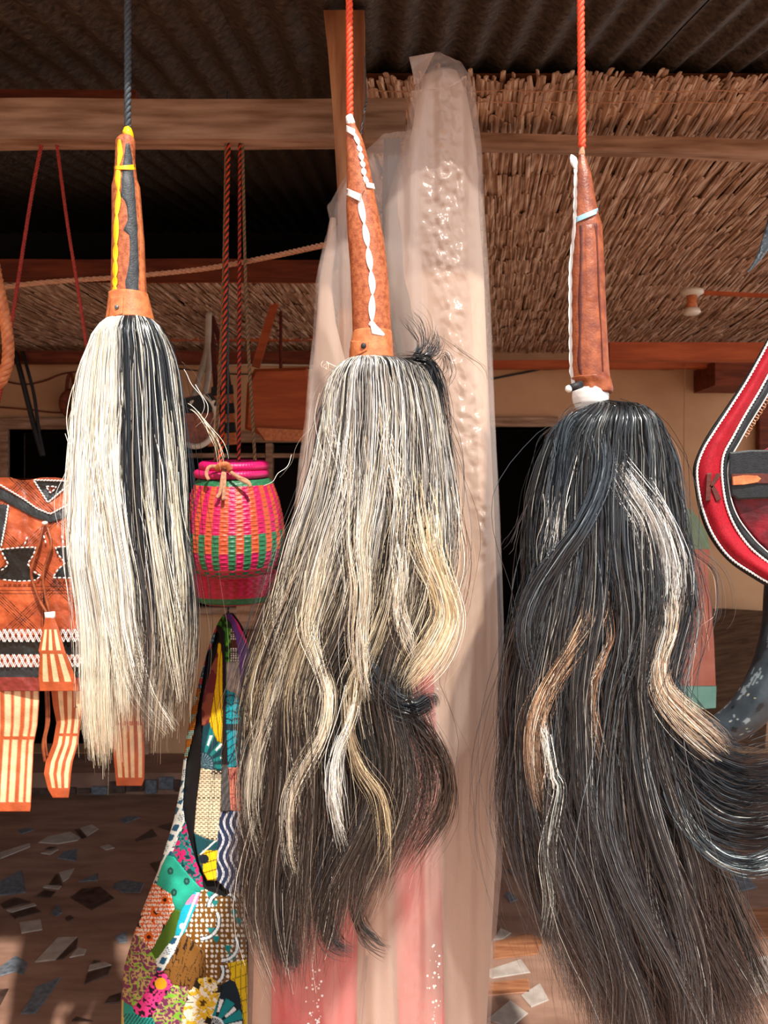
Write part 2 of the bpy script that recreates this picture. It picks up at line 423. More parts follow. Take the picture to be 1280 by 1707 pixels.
# corrugated roof rising away from the front
def roofz(Y): return 2.11 + .23 * Y
roof = empty('ceiling', (0, 2.5, 2.6), None, None, kind='structure')
for k in range(7):
    xa, xb = -3.2 + k * .95, -3.2 + (k + 1) * .95 + .04
    xs = np.linspace(xa, xb, 150); ys = np.linspace(1.08, 4.6, 60)
    XX, YY = np.meshgrid(xs, ys)
    ZZ = roofz(YY) + .010 * np.cos(2 * np.pi * XX / .0762) + .003 * vnoise(XX, YY, .3, 3) + .0012 * vnoise(XX, YY, .02, 8) + (k % 2) * .003
    V = np.stack([XX, YY, ZZ], -1).reshape(-1, 3); n = len(V)
    V = np.vstack([V, V + [0, 0, .0015]]); f = gridf(150, 60)
    O('roof_sheet', V, np.vstack([f[:, ::-1], f + n]), M['roof'], roof, smooth=True)

# timbers
def timber(name, V, Fc, m, label, cat='beam', group=None):
    V = np.array(V)
    return O(name, V, Fc, m, None, label, cat, group)
def longbox(x0, x1, y0, y1, z0, z1, seed, wob=.006, n=60):
    """a sawn timber along X with uneven edges"""
    xs = np.linspace(x0, x1, n); sec = [(y0, z0), (y1, z0), (y1, z1), (y0, z1)]
    V = []
    for i, x in enumerate(xs):
        for j, (y, z) in enumerate(sec):
            V.append((x, y + wob * .4 * float(vnoise(x, j * 3, .3, seed)), z + wob * float(vnoise(x, j, .35, seed + 5, 2))))
    Fc = [tuple(f) for f in gridf(4, n, True)] + [(0, 1, 2, 3), tuple(4 * (n - 1) + q for q in (3, 2, 1, 0))]
    return V, Fc
BY = 1.6
zt, zb = P(0, 163, BY)[2], P(0, 233, BY)[2]
timber('roof_beam', *longbox(P(-160, 0, BY)[0], P(676, 0, BY)[0], BY, BY + .05, zb, zt, 2), M['wood'], 'long rough sawn brown beam crossing the left half below the dark roof', 'beam')
timber('packing_plank', *longbox(P(-160, 0, 1.72)[0], P(236, 0, 1.72)[0], 1.68, 1.76, P(0, 205, 1.70)[2], P(0, 157, 1.70)[2], 9), M['wood_dark'], 'short dark plank just above and behind the left end of the sawn beam', 'plank')
timber('front_board', *longbox(-2.2, 2.2, 1.085, 1.215, 2.322, 2.338, 12), M['wood'], 'front roof board from which the whisk cords hang', 'beam')
# upright post behind the plastic, wider at the top
pv = []
for y, xl, xr in ((1, 539, 607), (90, 547, 607), (180, 554, 607), (330, 563, 606), (500, 563, 605), (853, 563, 604), (1707, 563, 604), (2235, 563, 604)):
    Yp = 1.395 if y > 10 else 1.395
    a, b = P(xl, y, Yp), P(xr, y, Yp)
    pv += [a, b, (b[0], Yp + .07, b[2]), (a[0], Yp + .07, a[2])]
pv = np.array(pv); pv[:4, 2] = [2.412, 2.412, 2.425, 2.425]; pv[-4:, 2] = 0
timber('roof_post', pv, [tuple(f) for f in gridf(4, 8, True)] + [(0, 1, 2, 3), (31, 30, 29, 28)], M['wood_v'], 'upright rough wooden post behind the middle whisk and the plastic film', 'post')
# twisted wire on the post, and twigs
V, Fc, _ = rope_mesh([P(611, 168, 1.38), P(607, 185, 1.37), P(605, 200, 1.385), P(602, 225, 1.385)], .0022, .02, 2)
O('twisted_wire', V, Fc, M['metal'], None, 'short twisted pale wire on the right edge of the wooden post', 'wire')
O('wire_tail', *tube([P(608, 94, 1.385), P(609, 120, 1.385), P(610, 168, 1.385)], .0015, 6), M['metal'], bpy.data.objects['twisted_wire'])

# batten under the reed mat, far beams
def ybeam(name, x0, x1, yt, yb, Y, d, m, label, seed, cat='beam'):
    timber(name, *longbox(P(x0, 0, Y)[0], P(x1, 0, Y)[0], Y, Y + d, P(0, yb, Y)[2], P(0, yt, Y)[2], seed, .005), m, label, cat)
a0, a1 = P(795, 227, 1.9), P(1330, 247, 1.9)
V, Fc = longbox(-.05, 1.5, 1.88, 1.92, 0, .038, 4, .008)
V = np.array(V); V[:, 2] += np.interp(V[:, 0], [a0[0], a1[0]], [P(0, 251, 1.9)[2], P(0, 263, 1.9)[2]])
timber('mat_batten', V, Fc, M['wood'], 'pale brown batten holding up the near edge of the reed mat', 'batten')
ybeam('wall_beam', 1016, 1420, 570, 599, 3.5, .08, M['wood_red'], 'thick orange brown beam under the reed mat at far right', 21)
ybeam('wall_plate', 700, 1300, 600, 613, 4.2, .06, M['wood_red'], 'thin reddish batten where reed mat meets the ochre wall', 22, 'batten')
ybeam('far_beam', -120, 545, 432, 462, 3.0, .07, M['wood_dark'], 'dark reddish beam far back at left above the reed ceiling', 23)
ybeam('far_plate', -120, 560, 585, 603, 4.2, .08, M['wood_dark'], 'dark beam at the left where reed ceiling meets the wall', 24)
ybeam('cross_batten', 225, 550, 464, 470, 3.1, .02, M['wood_red'], 'thin red batten below the far dark beam', 25, 'batten')
ybeam('lower_batten', 280, 560, 560, 568, 4.1, .02, M['wood_red'], 'thin red batten low across the far reed ceiling', 26, 'batten')
ybeam('beam_stub', 1192, 1262, 602, 642, 4.1, .28, M['wood_dark'], 'dark beam end poking out of the ochre wall top at right', 27)
timber('leaning_stick', *bar(P(458, 506, 3.5), P(426, 612, 3.5), .035, .02), M['wood_red'], 'reddish flat stick slanting above the hanging brown leather bag', 'stick')

# ------------------------------------------------------------------ reed mats
def reed_mat(name, label, X0, X1, rows, zf, seed, slope, anchor):
    """rows of overlapping reed blades; zf(Y) height; rows = list of (Y of the near end, length)"""
    r = np.random.default_rng(seed)
    e = empty(name, anchor, label, 'mat')
    blades = []
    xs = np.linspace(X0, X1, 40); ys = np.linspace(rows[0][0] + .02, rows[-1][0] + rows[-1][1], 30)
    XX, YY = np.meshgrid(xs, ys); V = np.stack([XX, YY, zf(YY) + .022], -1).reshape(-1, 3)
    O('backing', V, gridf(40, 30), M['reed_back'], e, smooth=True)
    for (ry, rl) in rows:
        x = X0
        while x < X1:
            wd = r.uniform(.007, .016); x += wd * .62
            y0 = ry + r.normal(0, .018); L = rl * r.uniform(.9, 1.45)
            q = (x - slope * y0 * 1.0 + .02 * math.sin(y0 * 9)) % .155
            if q < .011 and y0 > rows[0][0] + .1 and r.uniform() < .85: continue
            dx = slope * L + r.normal(0, .012)
            blades.append((x, y0, L, wd, dx, r.uniform(-.5, .5), r.uniform(-.007, .006)))
    def blade(b):
        x, y0, L, wd, dx, tw, dz = b; n = 3; V = []
        for i in range(n + 1):
            t = i / n; yy = y0 + L * t; c = x + dx * t; ww = wd * (1 if i < n else .6) * (0.8 if i == 0 else 1); z = zf(yy) + dz + .016 * t * (1 if L > .1 else 0)
            tz = tw * ww
            V += [(c - ww / 2, yy, z - tz / 2), (c, yy, z - .0025), (c + ww / 2, yy, z + tz / 2), (c, yy, z + .002)]
        Fc = [tuple(f) for f in gridf(4, n + 1, True)] + [(0, 1, 2, 3), tuple(4 * n + q for q in (3, 2, 1, 0))]
        return np.array(V), Fc
    vis = [b for b in blades if b[1] < rows[0][0] + .3 and (b[0] / max(b[1], .1)) < .53 and b[0] / b[1] > -.52]
    vis.sort(key=lambda b: b[1] - b[3] * 12)
    own = vis[:290]; own_ids = {id(b) for b in own}
    for b in own: O('reed', *blade(b), M['reed'], e)
    V, Fc = join([blade(b) for b in blades if id(b) not in own_ids])
    O('reeds', V, Fc, M['reed'], e, kind='stuff')
    return e
zr = lambda Y: np.interp(Y, [1.65, 1.74, 1.9, 2.3, 3.0, 3.6, 4.2, 4.5], [2.472, 2.472, 2.462, 2.468, 2.47, 2.43, 2.42, 2.40])
rows = [(1.72, .14), (1.74, .16), (1.79, .2), (1.86, .3), (1.95, .3)] + [(2.05 + i * .15, .36) for i in range(15)]
em = reed_mat('reed_mat', 'large ceiling mat of dry reeds with ragged near edge at upper right', -.08, 2.5, rows, zr, 7, .13, (.8, 2.9, 2.45))
# binding cords across the ragged edge
for yy, jx in ((1.755, 0), (1.80, 1)):
    xs = np.linspace(-.05, 1.5, 60)
    O('binding_cord', *tube(np.stack([xs, yy + .004 * np.sin(xs * 40 + jx), zr(yy) - .009 + 0 * xs + .001 * np.sin(xs * 90)], -1), .0011, 5), M['rope_tan'], em)
zl = lambda Y: np.interp(Y, [2.9, 3.1, 3.6, 4.2, 4.5], [2.50, 2.47, 2.44, 2.42, 2.40])
reed_mat('reed_ceiling', 'dim reed ceiling mat far back behind the left whisk', -2.6, .0, [(3.08 + i * .14, .3) for i in range(9)], zl, 17, .13, (-1.3, 3.6, 2.43))

# ceramic lamp holder with its conduit under the mat
lh = empty('lamp_holder', P(1150, 520, 3.0), 'cream ceramic bulb holder under the reed mat at right', 'lamp holder')
c0 = np.array(P(1153, 488, 3.0))
def lathe(c, prof, n=20, axis=2):
    V = []
    for (h, r_) in prof:
        for i in range(n):
            a = 2 * math.pi * i / n; V.append((c[0] + r_ * math.cos(a), c[1] + r_ * math.sin(a), c[2] + h))
    return np.array(V), [tuple(f) for f in gridf(n, len(prof), True)] + [tuple(range(n - 1, -1, -1)), tuple(range(n * (len(prof) - 1), n * len(prof)))]
O('holder_cap', *lathe(c0, [(-.012, .03), (-.004, .044), (.008, .044), (.012, .02), (.02, .015)]), M['white_ceramic'], lh, smooth=True)
O('holder_neck', *lathe(c0, [(-.06, .022), (-.04, .017), (-.012, .02)]), M['leather_band'], lh, smooth=True)
O('holder_rim', *lathe(c0, [(-.085, .026), (-.078, .034), (-.066, .030), (-.06, .022)]), M['white_ceramic'], lh, smooth=True)
O('conduit_batten', *bar(P(1168, 488, 3.02), P(1420, 500, 2.9), .022, .012), M['wood_red'], None, 'thin orange conduit strip running right from the bulb holder', 'conduit')
# wires
def cable(name, pts, r_, m, label, cat='cable', n=30, **k):
    return O(name, *tube(smooth_path([P(*p) for p in pts], n), r_, 6), m, None, label, cat, smooth=True, **k)
cable('cable', [(818, 632, 4.39), (870, 622, 4.39), (960, 606, 4.39), (1050, 612, 4.39), (1120, 615, 4.39), (1170, 605, 4.39)], .006, M['black'], 'black cable sagging across the top of the ochre wall')
cable('cable', [(818, 606, 4.375), (900, 616, 4.375), (960, 612, 4.375), (1060, 600, 4.375)], .004, M['black'], 'thin cable running just under the wall batten near the doorway')
cable('cable', [(-40, 622, 4.39), (30, 640, 4.39), (70, 636, 4.39), (110, 622, 4.39), (180, 616, 4.39)], .005, M['wood_dark'], 'dim brown cable sagging across the far left wall')
cable('cable', [(-40, 676, 4.39), (40, 682, 4.39), (100, 688, 4.39), (200, 684, 4.39)], .005, M['wood_dark'], 'dim cable over the left doorway frame')
cable('cable', [(290, 614, 4.39), (400, 624, 4.39), (470, 616, 4.39), (545, 613, 4.39)], .004, M['black'], 'thin dark wire above the hanging brown leather bag')
cable('white_conduit', [(285, 605, 4.385), (550, 605, 4.385)], .018, M['white_ceramic'], 'pale conduit pipe below the far ceiling behind the basket cords', 'pipe', n=4)
bs = empty('black_strap', P(65, 760, 4.16), 'pair of black straps hanging at far left before the dim wall', 'strap')
for dx, r_ in ((-4, .014), (9, .009)):
    O('strap_band', *tube(smooth_path([P(*q) for q in [(28 + dx, 586, 4.19), (38 + dx, 620, 4.16), (48 + dx, 660, 4.16), (60 + dx * .5, 715, 4.16), (72 + dx * .2, 760, 4.16)]], 30), r_, 6), M['black'], bs, smooth=True)
# diagonal tan rope
V, Fc, _ = rope_mesh([P(-60, 489, 1.75), P(60, 472, 1.75), P(200, 462, 1.75), P(340, 448, 1.7), P(450, 428, 1.6), P(542, 408, 1.47), P(566, 404, 1.44)], .0058, .045, 3)
O('rope', V, Fc, M['rope_tan'], None, 'tan twisted rope strung slanting from far left to the wooden post', 'rope')

# ------------------------------------------------------------------ whisk handles
def sleeve(secs, Yc, flat=.85, nr=70, na=40, dent=.0006, seed=0):
    """secs: (y, xl, xr) in the frame's pixels at depth Yc -> a closed leather tube"""
    ys = np.linspace(secs[0][0], secs[-1][0], nr); xl = ip(ys, secs, 1); xr = ip(ys, secs, 2)
    cx, hw = (xl + xr) / 2, (xr - xl) / 2
    a = np.linspace(0, 2 * np.pi, na, endpoint=False)
    X = cx[:, None] + hw[:, None] * np.cos(a); R = hw / F * Yc * flat
    Yy = Yc - R[:, None] * np.sin(a) + dent * vnoise(ys[:, None] / 30, a[None] * 2, .8, seed, 2)
    V = PA(X, ys[:, None] + 0 * X, Yy).reshape(-1, 3)
    V[:, 0] = ((X - 640) / F * Yc).ravel(); V[:, 2] = (CAMZ + (853.5 - ys[:, None] - 0 * X) / F * Yc).ravel()
    return V, [tuple(f) for f in gridf(na, nr, True)] + [tuple(range(na - 1, -1, -1)), tuple(range(na * (nr - 1), na * nr))]

def PW(x, y, Yc, Y):
    """pixel on the plane Yc, pushed to depth Y without shifting sideways"""
    return np.stack([(x - 640) / F * Yc, Y, CAMZ + (853.5 - y) / F * Yc], -1)

def on_sleeve(x, y, secs, Yc, flat=.85, off=.0008):
    xl, xr = ip(y, secs, 1), ip(y, secs, 2); cx, hw = (xl + xr) / 2, (xr - xl) / 2
    u = np.clip((x - cx) / hw, -1.0, 1.0)
    return Yc - hw / F * Yc * flat * np.sqrt(1 - u * u) - off * np.sqrt(np.maximum(.15, 1 - u * u))

def MP(x, y, secs, Yc, off, flat=.85):
    D = Yc + 0 * x
    for _ in range(5):
        xs = 640 + (x - 640) * D / Yc; ys = 853.5 + (y - 853.5) * D / Yc
        D = .5 * D + .5 * on_sleeve(xs, ys, secs, Yc, flat, off)
    return PW(xs, ys, Yc, on_sleeve(xs, ys, secs, Yc, flat, off))

def strip(edge, secs, Yc, nu=8, nr=60, off=.0012, flat=.85):
    """edge: (y, xl, xr) laid on the sleeve surface with a rim so that it has thickness"""
    ys = np.linspace(edge[0][0], edge[-1][0], nr); xl = ip(ys, edge, 1); xr = ip(ys, edge, 2)
    u = np.linspace(0, 1, nu); X = xl[:, None] + (xr - xl)[:, None] * u; Y2 = ys[:, None] + 0 * X
    o = np.full(X.shape, off); o[:, 0] = o[:, -1] = -.0004; o[0] = o[-1] = -.0004
    return MP(X, Y2, secs, Yc, o, flat).reshape(-1, 3), [tuple(f) for f in gridf(nu, nr)]

def lace(path, nodes, hw, secs, Yc, off=.0022, nr=150, lo=.22):
    """twisted flat lace: pinches at the node heights"""
    ys = np.linspace(path[0][0], path[-1][0], nr); cx = ip(ys, path, 1)
    nd = np.array([path[0][0]] + list(nodes) + [path[-1][0]], float)
    ph = np.interp(ys, nd, np.arange(len(nd)))
    wv = lo + (1 - lo) * np.abs(np.sin(np.pi * ph)) ** .8
    h = hw * wv; u = np.array([-1, -.5, 0, .5, 1.0])
    X = cx[:, None] + h[:, None] * u; Y2 = ys[:, None] + 0 * X
    o = off + .0015 * (1 - wv)[:, None] * (1 - np.abs(u))[None] - .0007 * np.abs(u)[None] + .0008 * np.cos(np.pi * ph)[:, None] * u[None]
    return MP(X, Y2, secs, Yc, o).reshape(-1, 3), [tuple(f) for f in gridf(5, nr)]

def quadpatch(pts, secs, Yc, off=.0025, n=10):
    """four corner pixels a,b,c,d laid over the sleeve"""
    a, b, c, d = [np.array(p, float) for p in pts]
    s = np.linspace(0, 1, n)[None, :, None]; t = np.linspace(0, 1, n)[:, None, None]
    p = (a * (1 - s) + b * s) * (1 - t) + (d * (1 - s) + c * s) * t
    V = MP(p[..., 0], p[..., 1], secs, Yc, off)
    V2 = V + [0, .0016, 0]
    V = np.vstack([V.reshape(-1, 3), V2.reshape(-1, 3)]); f = gridf(n, n); m = n * n
    ring = [i for i in range(n)] + [n * (k + 1) - 1 for k in range(1, n)] + [m - 1 - i for i in range(1, n)] + [n * (n - 1 - k) for k in range(1, n - 1)]
    Fc = [tuple(q) for q in f] + [tuple(q[::-1] + m) for q in f] + [(ring[i], ring[i] + m, ring[(i + 1) % len(ring)] + m, ring[(i + 1) % len(ring)]) for i in range(len(ring))]
    return V, Fc

def rivet(x, y, secs, Yc, r_, off):
    c = MP(np.array(float(x)), np.array(float(y)), secs, Yc, off)
    V = []; prof = [(0.001, 1.0), (-.0008, 1.0), (-.0018, .7), (-.0022, .25)]
    for h, s in prof:
        for i in range(14):
            a = 2 * math.pi * i / 14; V.append((c[0] + r_ * s * math.cos(a), c[1] + h, c[2] + r_ * s * math.sin(a)))
    return np.array(V), [tuple(f) for f in gridf(14, 4, True)] + [tuple(range(42, 56))]

def cord_up(parent, x, y, Yc, R, m, label, x1=None, ztop=2.322, k=3, pitch=.026):
    a = np.array(PW(x, y, Yc, Yc)); b = np.array([(x1 if x1 is not None else x) * 1.0, 0, 0])
    bx = ((x1 if x1 is not None else x) - 640) / F * Yc
    V, Fc, _ = rope_mesh([a, ((a[0] + bx) / 2, Yc, (a[2] + ztop) / 2), (bx, Yc, ztop)], R, pitch, k, 6, pitch / 8)
    return O('cord', V, Fc, m, parent, smooth=True)

Y1, Y2_, Y3 = 1.20, 1.15, 1.105
H1 = [(224, 205, 220), (228, 199, 222), (234, 193, 225), (270, 192, 225), (298, 190, 228), (312, 187, 233), (350, 187, 236), (400, 187, 240), (450, 186, 242), (500, 185, 245)]
whisk1 = empty('fly_whisk', tuple(PW(213, 1240, Y1, Y1)), 'fly whisk with half cream half black hair, yellow laced leather handle, leftmost', 'fly whisk', 'hair fly whisks hanging on cords')
O('leather_sleeve', *sleeve(H1, Y1, seed=1), M['leather'], whisk1, smooth=True)
O('black_strip', *strip([(238, 210, 216), (262, 206, 221), (280, 203, 223), (300, 202, 225), (318, 201, 227), (328, 200, 227), (334, 207, 228), (345, 211, 228), (366, 213, 229),
    (384, 205, 230), (392, 215, 230), (410, 216, 231), (440, 215, 232), (460, 211, 232), (470, 209, 232), (492, 211, 232)], H1, Y1), M['leather_black'], whisk1, smooth=True)
O('orange_strip', *strip([(306, 228, 231), (330, 229, 234), (360, 231, 236), (400, 233, 239), (450, 233, 241), (492, 233, 243)], H1, Y1, 5), M['leather_band'], whisk1, smooth=True)
O('twisted_lace', *lace([(233, 199), (258, 201), (276, 198), (300, 197), (330, 198), (360, 195), (400, 194), (440, 193), (494, 192)], [276, 318, 360, 408, 436, 462, 478], 4.4, H1, Y1, nr=200, lo=.42), M['lace_yellow'], whisk1, smooth=True)
O('cross_lace', *quadpatch([(190, 278), (225, 274), (226, 283), (190, 283)], H1, Y1, .003), M['lace_yellow'], whisk1, smooth=True)
B1 = [(490, 182, 246), (498, 182, 248), (515, 180, 252), (535, 177, 257)]
band_whisk1 = O('leather_band', *sleeve(B1, Y1, .9, 20, 40, .001, 3), M['leather_band'], whisk1, smooth=True)
O('band_flap', *quadpatch([(186, 496), (206, 493), (205, 524), (182, 533)], B1, Y1, .0035, 12), M['leather_band'], band_whisk1, smooth=True)
O('rivet', *rivet(196, 513, B1, Y1, .0034, .0045), M['metal'], band_whisk1, smooth=True)
O('cap_wrap', *sleeve([(210, 210, 216), (214, 207, 219), (222, 204, 222), (230, 207, 223)], Y1, 1.0, 20, 24, .0006, 4), M['lace_yellow'], whisk1, smooth=True)
cord_up(whisk1, 213, 214, Y1, .0056, M['rope_dark'], 'charcoal twisted cord holding the leftmost fly whisk', pitch=.030)

H2 = [(206, 578, 592), (214, 577, 595), (228, 577, 603), (240, 577, 607), (280, 578, 617), (310, 578, 622), (350, 577, 630), (400, 580, 640), (450, 584, 646), (500, 586, 650), (565, 588, 653)]
whisk2 = empty('fly_whisk', tuple(PW(580, 1600, Y2_, Y2_)), 'fly whisk with grey salt and pepper hair and white laced brown handle, middle', 'fly whisk', 'hair fly whisks hanging on cords')
O('leather_sleeve', *sleeve(H2, Y2_, seed=6), M['leather'], whisk2, smooth=True)
O('twisted_lace', *lace([(222, 590), (235, 596), (250, 600), (275, 605), (290, 607), (308, 612)], [242, 254, 268, 280, 293], 4.2, H2, Y2_, nr=90), M['lace_white'], whisk2, smooth=True)
O('twisted_lace', *lace([(330, 601), (345, 602), (362, 605), (390, 610), (420, 614), (450, 618), (480, 621), (510, 620), (545, 620)], [373, 413, 452, 492, 536], 5.6, H2, Y2_, nr=150), M['lace_white'], whisk2, smooth=True)
O('lace_tail', *quadpatch([(577, 209), (592, 216), (591, 228), (577, 219)], H2, Y2_, .003), M['lace_white'], whisk2, smooth=True)
O('lace_tail', *quadpatch([(578, 314), (603, 325), (601, 337), (577, 325)], H2, Y2_, .003), M['lace_white'], whisk2, smooth=True)
O('lace_tail', *quadpatch([(609, 304), (623, 306), (625, 315), (611, 313)], H2, Y2_, .003), M['lace_white'], whisk2, smooth=True)
O('lace_tail', *quadpatch([(616, 536), (625, 540), (646, 562), (620, 557)], H2, Y2_, .003), M['lace_white'], whisk2, smooth=True)
B2 = [(553, 588, 653), (565, 586, 654), (585, 582, 655), (603, 582, 657)]
band_whisk2 = O('leather_band', *sleeve(B2, Y2_, .9, 20, 40, .001, 9), M['leather_band'], whisk2, smooth=True)
O('band_flap', *quadpatch([(584, 568), (614, 570), (612, 584), (583, 600)], B2, Y2_, .003, 12), M['leather_band'], band_whisk2, smooth=True)
O('rivet', *rivet(606, 577, B2, Y2_, .004, .004), M['black'], band_whisk2, smooth=True)
O('cap_wrap', *sleeve([(192, 578, 588), (196, 576, 589), (204, 577, 592), (211, 579, 591)], Y2_, 1.0, 16, 24, .0008, 4), M['lace_white'], whisk2, smooth=True)
O('thorn_splinter', *tube([PW(601, 345, Y2_, Y2_ - .027), PW(605, 325, Y2_, Y2_ - .028), PW(611, 314, Y2_, Y2_ - .025)], .0006, 5), M['rope_tan'], whisk2)
cord_up(whisk2, 583, 193, Y2_, .0056, M['rope_orange'], 'orange nylon cord holding the middle fly whisk', 582)

H3 = [(254, 965, 973), (266, 963, 977), (290, 960, 985), (320, 958, 990), (355, 957, 996), (375, 954, 1003), (450, 951, 1007), (550, 950, 1011), (620, 951, 1015), (640, 954, 1018)]
whisk3 = empty('fly_whisk', tuple(PW(1040, 1760, Y3, Y3)), 'fly whisk with long black hair and one white lock, nearest at right', 'fly whisk', 'hair fly whisks hanging on cords')
O('leather_sleeve', *sleeve(H3, Y3, seed=12), M['leather2'], whisk3, smooth=True)
O('crumpled_hem', *sleeve([(630, 952, 1016), (634, 953, 1018), (640, 957, 1020), (648, 959, 1022), (655, 960, 1021), (657, 962, 1016)], Y3, .92, 20, 40, .004, 14), M['leather2'], whisk3, smooth=True)
O('white_wrap', *sleeve([(648, 956, 1012), (655, 954, 1014), (664, 954, 1014), (672, 956, 1012), (690, 966, 996)], Y3, .9, 22, 36, .0012, 15), M['lace_white'], whisk3, smooth=True)
O('dark_strip', *strip([(375, 965, 972), (420, 966, 971), (480, 964, 970), (500, 963, 971), (560, 964, 969), (600, 961, 969), (625, 965, 970)], H3, Y3, 5), M['leather_brown'], whisk3, smooth=True)
O('dark_strip', *strip([(372, 989, 995), (400, 993, 996), (450, 995, 998), (500, 997, 1000), (560, 1001, 1003), (622, 1003, 1006)], H3, Y3, 5), M['leather_brown'], whisk3, smooth=True)
O('seam_patch', *strip([(374, 972, 989), (380, 973, 990), (500, 974, 996), (505, 974, 996)], H3, Y3, 8, 30, .0007), M['leather2'], whisk3, smooth=True)
O('twisted_lace', *lace([(275, 959.5), (320, 959), (368, 958), (400, 955), (450, 950.5), (520, 950.5), (580, 951), (620, 952), (646, 957)], [290, 312, 330, 352, 375, 402, 425, 455, 482, 508, 535, 560, 585, 610, 630], 3.2, H3, Y3, nr=260, lo=.6), M['lace_white'], whisk3, smooth=True)
O('lace_knot', *sleeve([(258, 951, 954), (264, 949, 961), (272, 950, 963), (282, 957, 961)], Y3, .6, 14, 14, .0015, 6), M['lace_white'], whisk3, smooth=True)
O('blue_tape', *quadpatch([(960, 362), (997, 347), (997, 356), (960, 371)], H3, Y3, .0028), M['lace_blue'], whisk3, smooth=True)
O('cap_wrap', *sleeve([(243, 966, 974), (250, 965, 974), (258, 964, 975), (262, 966, 972)], Y3, 1.0, 16, 20, .0006, 4), M['rope_tan'], whisk3, smooth=True)
peg = O('peg', *tube([PW(962, 645, Y3, Y3 - .024), PW(941, 653, Y3, Y3 - .03)], .0052, 12), M['black'], whisk3, smooth=True)
O('peg_tip', *tube([PW(941, 653, Y3, Y3 - .03), PW(937, 655, Y3, Y3 - .031), PW(934, 656, Y3, Y3 - .0315)], [.0052, .005, .0015], 12), M['lace_white'], peg, smooth=True)
cord_up(whisk3, 970, 246, Y3, .0056, M['rope_orange'], 'orange nylon cord holding the fly whisk at right', 967)

# ------------------------------------------------------------------ hair
def hair_mesh(px, py, Yd, Yc, wid, col, rg, true=False):
    """px,py: n x k pixel paths on plane Yc; Yd depth; wid metres; col n x k x 3"""
    n, k = px.shape
    Yp = Yd if true else Yc
    Cn = np.stack([(px - 640) / F * Yp, Yd, CAMZ + (853.5 - py) / F * Yp], -1)
    T = np.gradient(Cn, axis=1); T /= np.linalg.norm(T, axis=2, keepdims=True) + 1e-9
    a = rg.uniform(-1.15, 1.15, n); r = np.stack([np.cos(a), np.sin(a), 0 * a], -1)[:, None]
    s = r - T * (T * r).sum(-1, keepdims=True); s /= np.linalg.norm(s, axis=2, keepdims=True) + 1e-9
    t = np.linspace(0, 1, k)
    wv = (wid[:, None] * (1 - .75 * t ** 3)[None])[..., None] * .5
    V = np.stack([Cn - s * wv, Cn + s * wv], 2).reshape(-1, 3)
    i = np.arange(n)[:, None] * 2 * k + 2 * np.arange(k - 1)[None]
    Fc = np.stack([i, i + 1, i + 3, i + 2], -1).reshape(-1, 4)
    c2 = np.repeat(col.reshape(n * k, 3), 2, axis=0)
    return V, Fc, c2

def strands_env(n, L, R, y0, yend, Yc, k, rg, nclump, depth, wave=(6, .011), clump=.8, jit=2.5, power=1.25, fly=.09, sway=None):
    a = np.sqrt(rg.uniform(0, 1, n)); th = rg.uniform(0, 2 * np.pi, n); u = a * np.cos(th); v = a * np.sin(th)
    u = np.sign(u) * np.abs(u) ** .85
    ca = np.sqrt(rg.uniform(0, 1, nclump)); ct = rg.uniform(0, 2 * np.pi, nclump); cu, cv = ca * np.cos(ct), ca * np.sin(ct)
    cu = np.sign(cu) * np.abs(cu) ** .8
    d = (u[:, None] - cu) ** 2 + .5 * (v[:, None] - cv) ** 2; ci = d.argmin(1)
    t = np.linspace(0, 1, k) ** power
    ye = yend(u, ci, rg)
    py = y0 + (ye - y0)[:, None] * t
    g = (clump * np.clip((py - y0 - 60) / 450, 0, 1))
    uu = u[:, None] * (1 - g) + cu[ci][:, None] * g; vv = v[:, None] * (1 - g) + cv[ci][:, None] * g
    xl, xr = ip(py, L, 1), ip(py, R, 1); mid, hw = (xl + xr) / 2, (xr - xl) / 2
    # clump waves
    amp = rg.uniform(.3, 1, nclump) * wave[0]; fr = rg.uniform(.7, 1.3, nclump) * wave[1]; ph = rg.uniform(0, 6.28, nclump)
    fall = np.clip((py - y0) / 250, 0, 1) * (.7 + (py - y0) / 900)
    wx = amp[ci][:, None] * fall * np.sin(py * fr[ci][:, None] + ph[ci][:, None])
    wz = amp[ci][:, None] * fall * np.cos(py * fr[ci][:, None] * .8 + ph[ci][:, None] * 2)
    px = mid + uu * hw + wx
    if sway is not None: px = px + sway(py)
    # personal wander
    kk = 5; ctrl = np.cumsum(rg.normal(0, 1, (n, kk)), 1); ctrl -= ctrl[:, :1]
    isfly = rg.uniform(0, 1, n) < fly
    sc = np.where(isfly, jit * 3.6, jit)[:, None]
    ti = np.linspace(0, kk - 1 - 1e-6, k); i0 = ti.astype(int); f = ti - i0; f = f * f * (3 - 2 * f)
    wan = ctrl[:, i0] * (1 - f) + ctrl[:, np.minimum(i0 + 1, kk - 1)] * f
    px = px + wan * sc
    ctrl2 = np.cumsum(rg.normal(0, 1, (n, kk)), 1); ctrl2 -= ctrl2[:, :1]
    wan2 = ctrl2[:, i0] * (1 - f) + ctrl2[:, np.minimum(i0 + 1, kk - 1)] * f
    dp = np.minimum(depth, hw / F * Yc * .95)
    Yd = Yc - vv * dp + (wz * .8 + wan2 * sc * .6) / F * Yc
    return px, py, Yd, u, v, ci, isfly

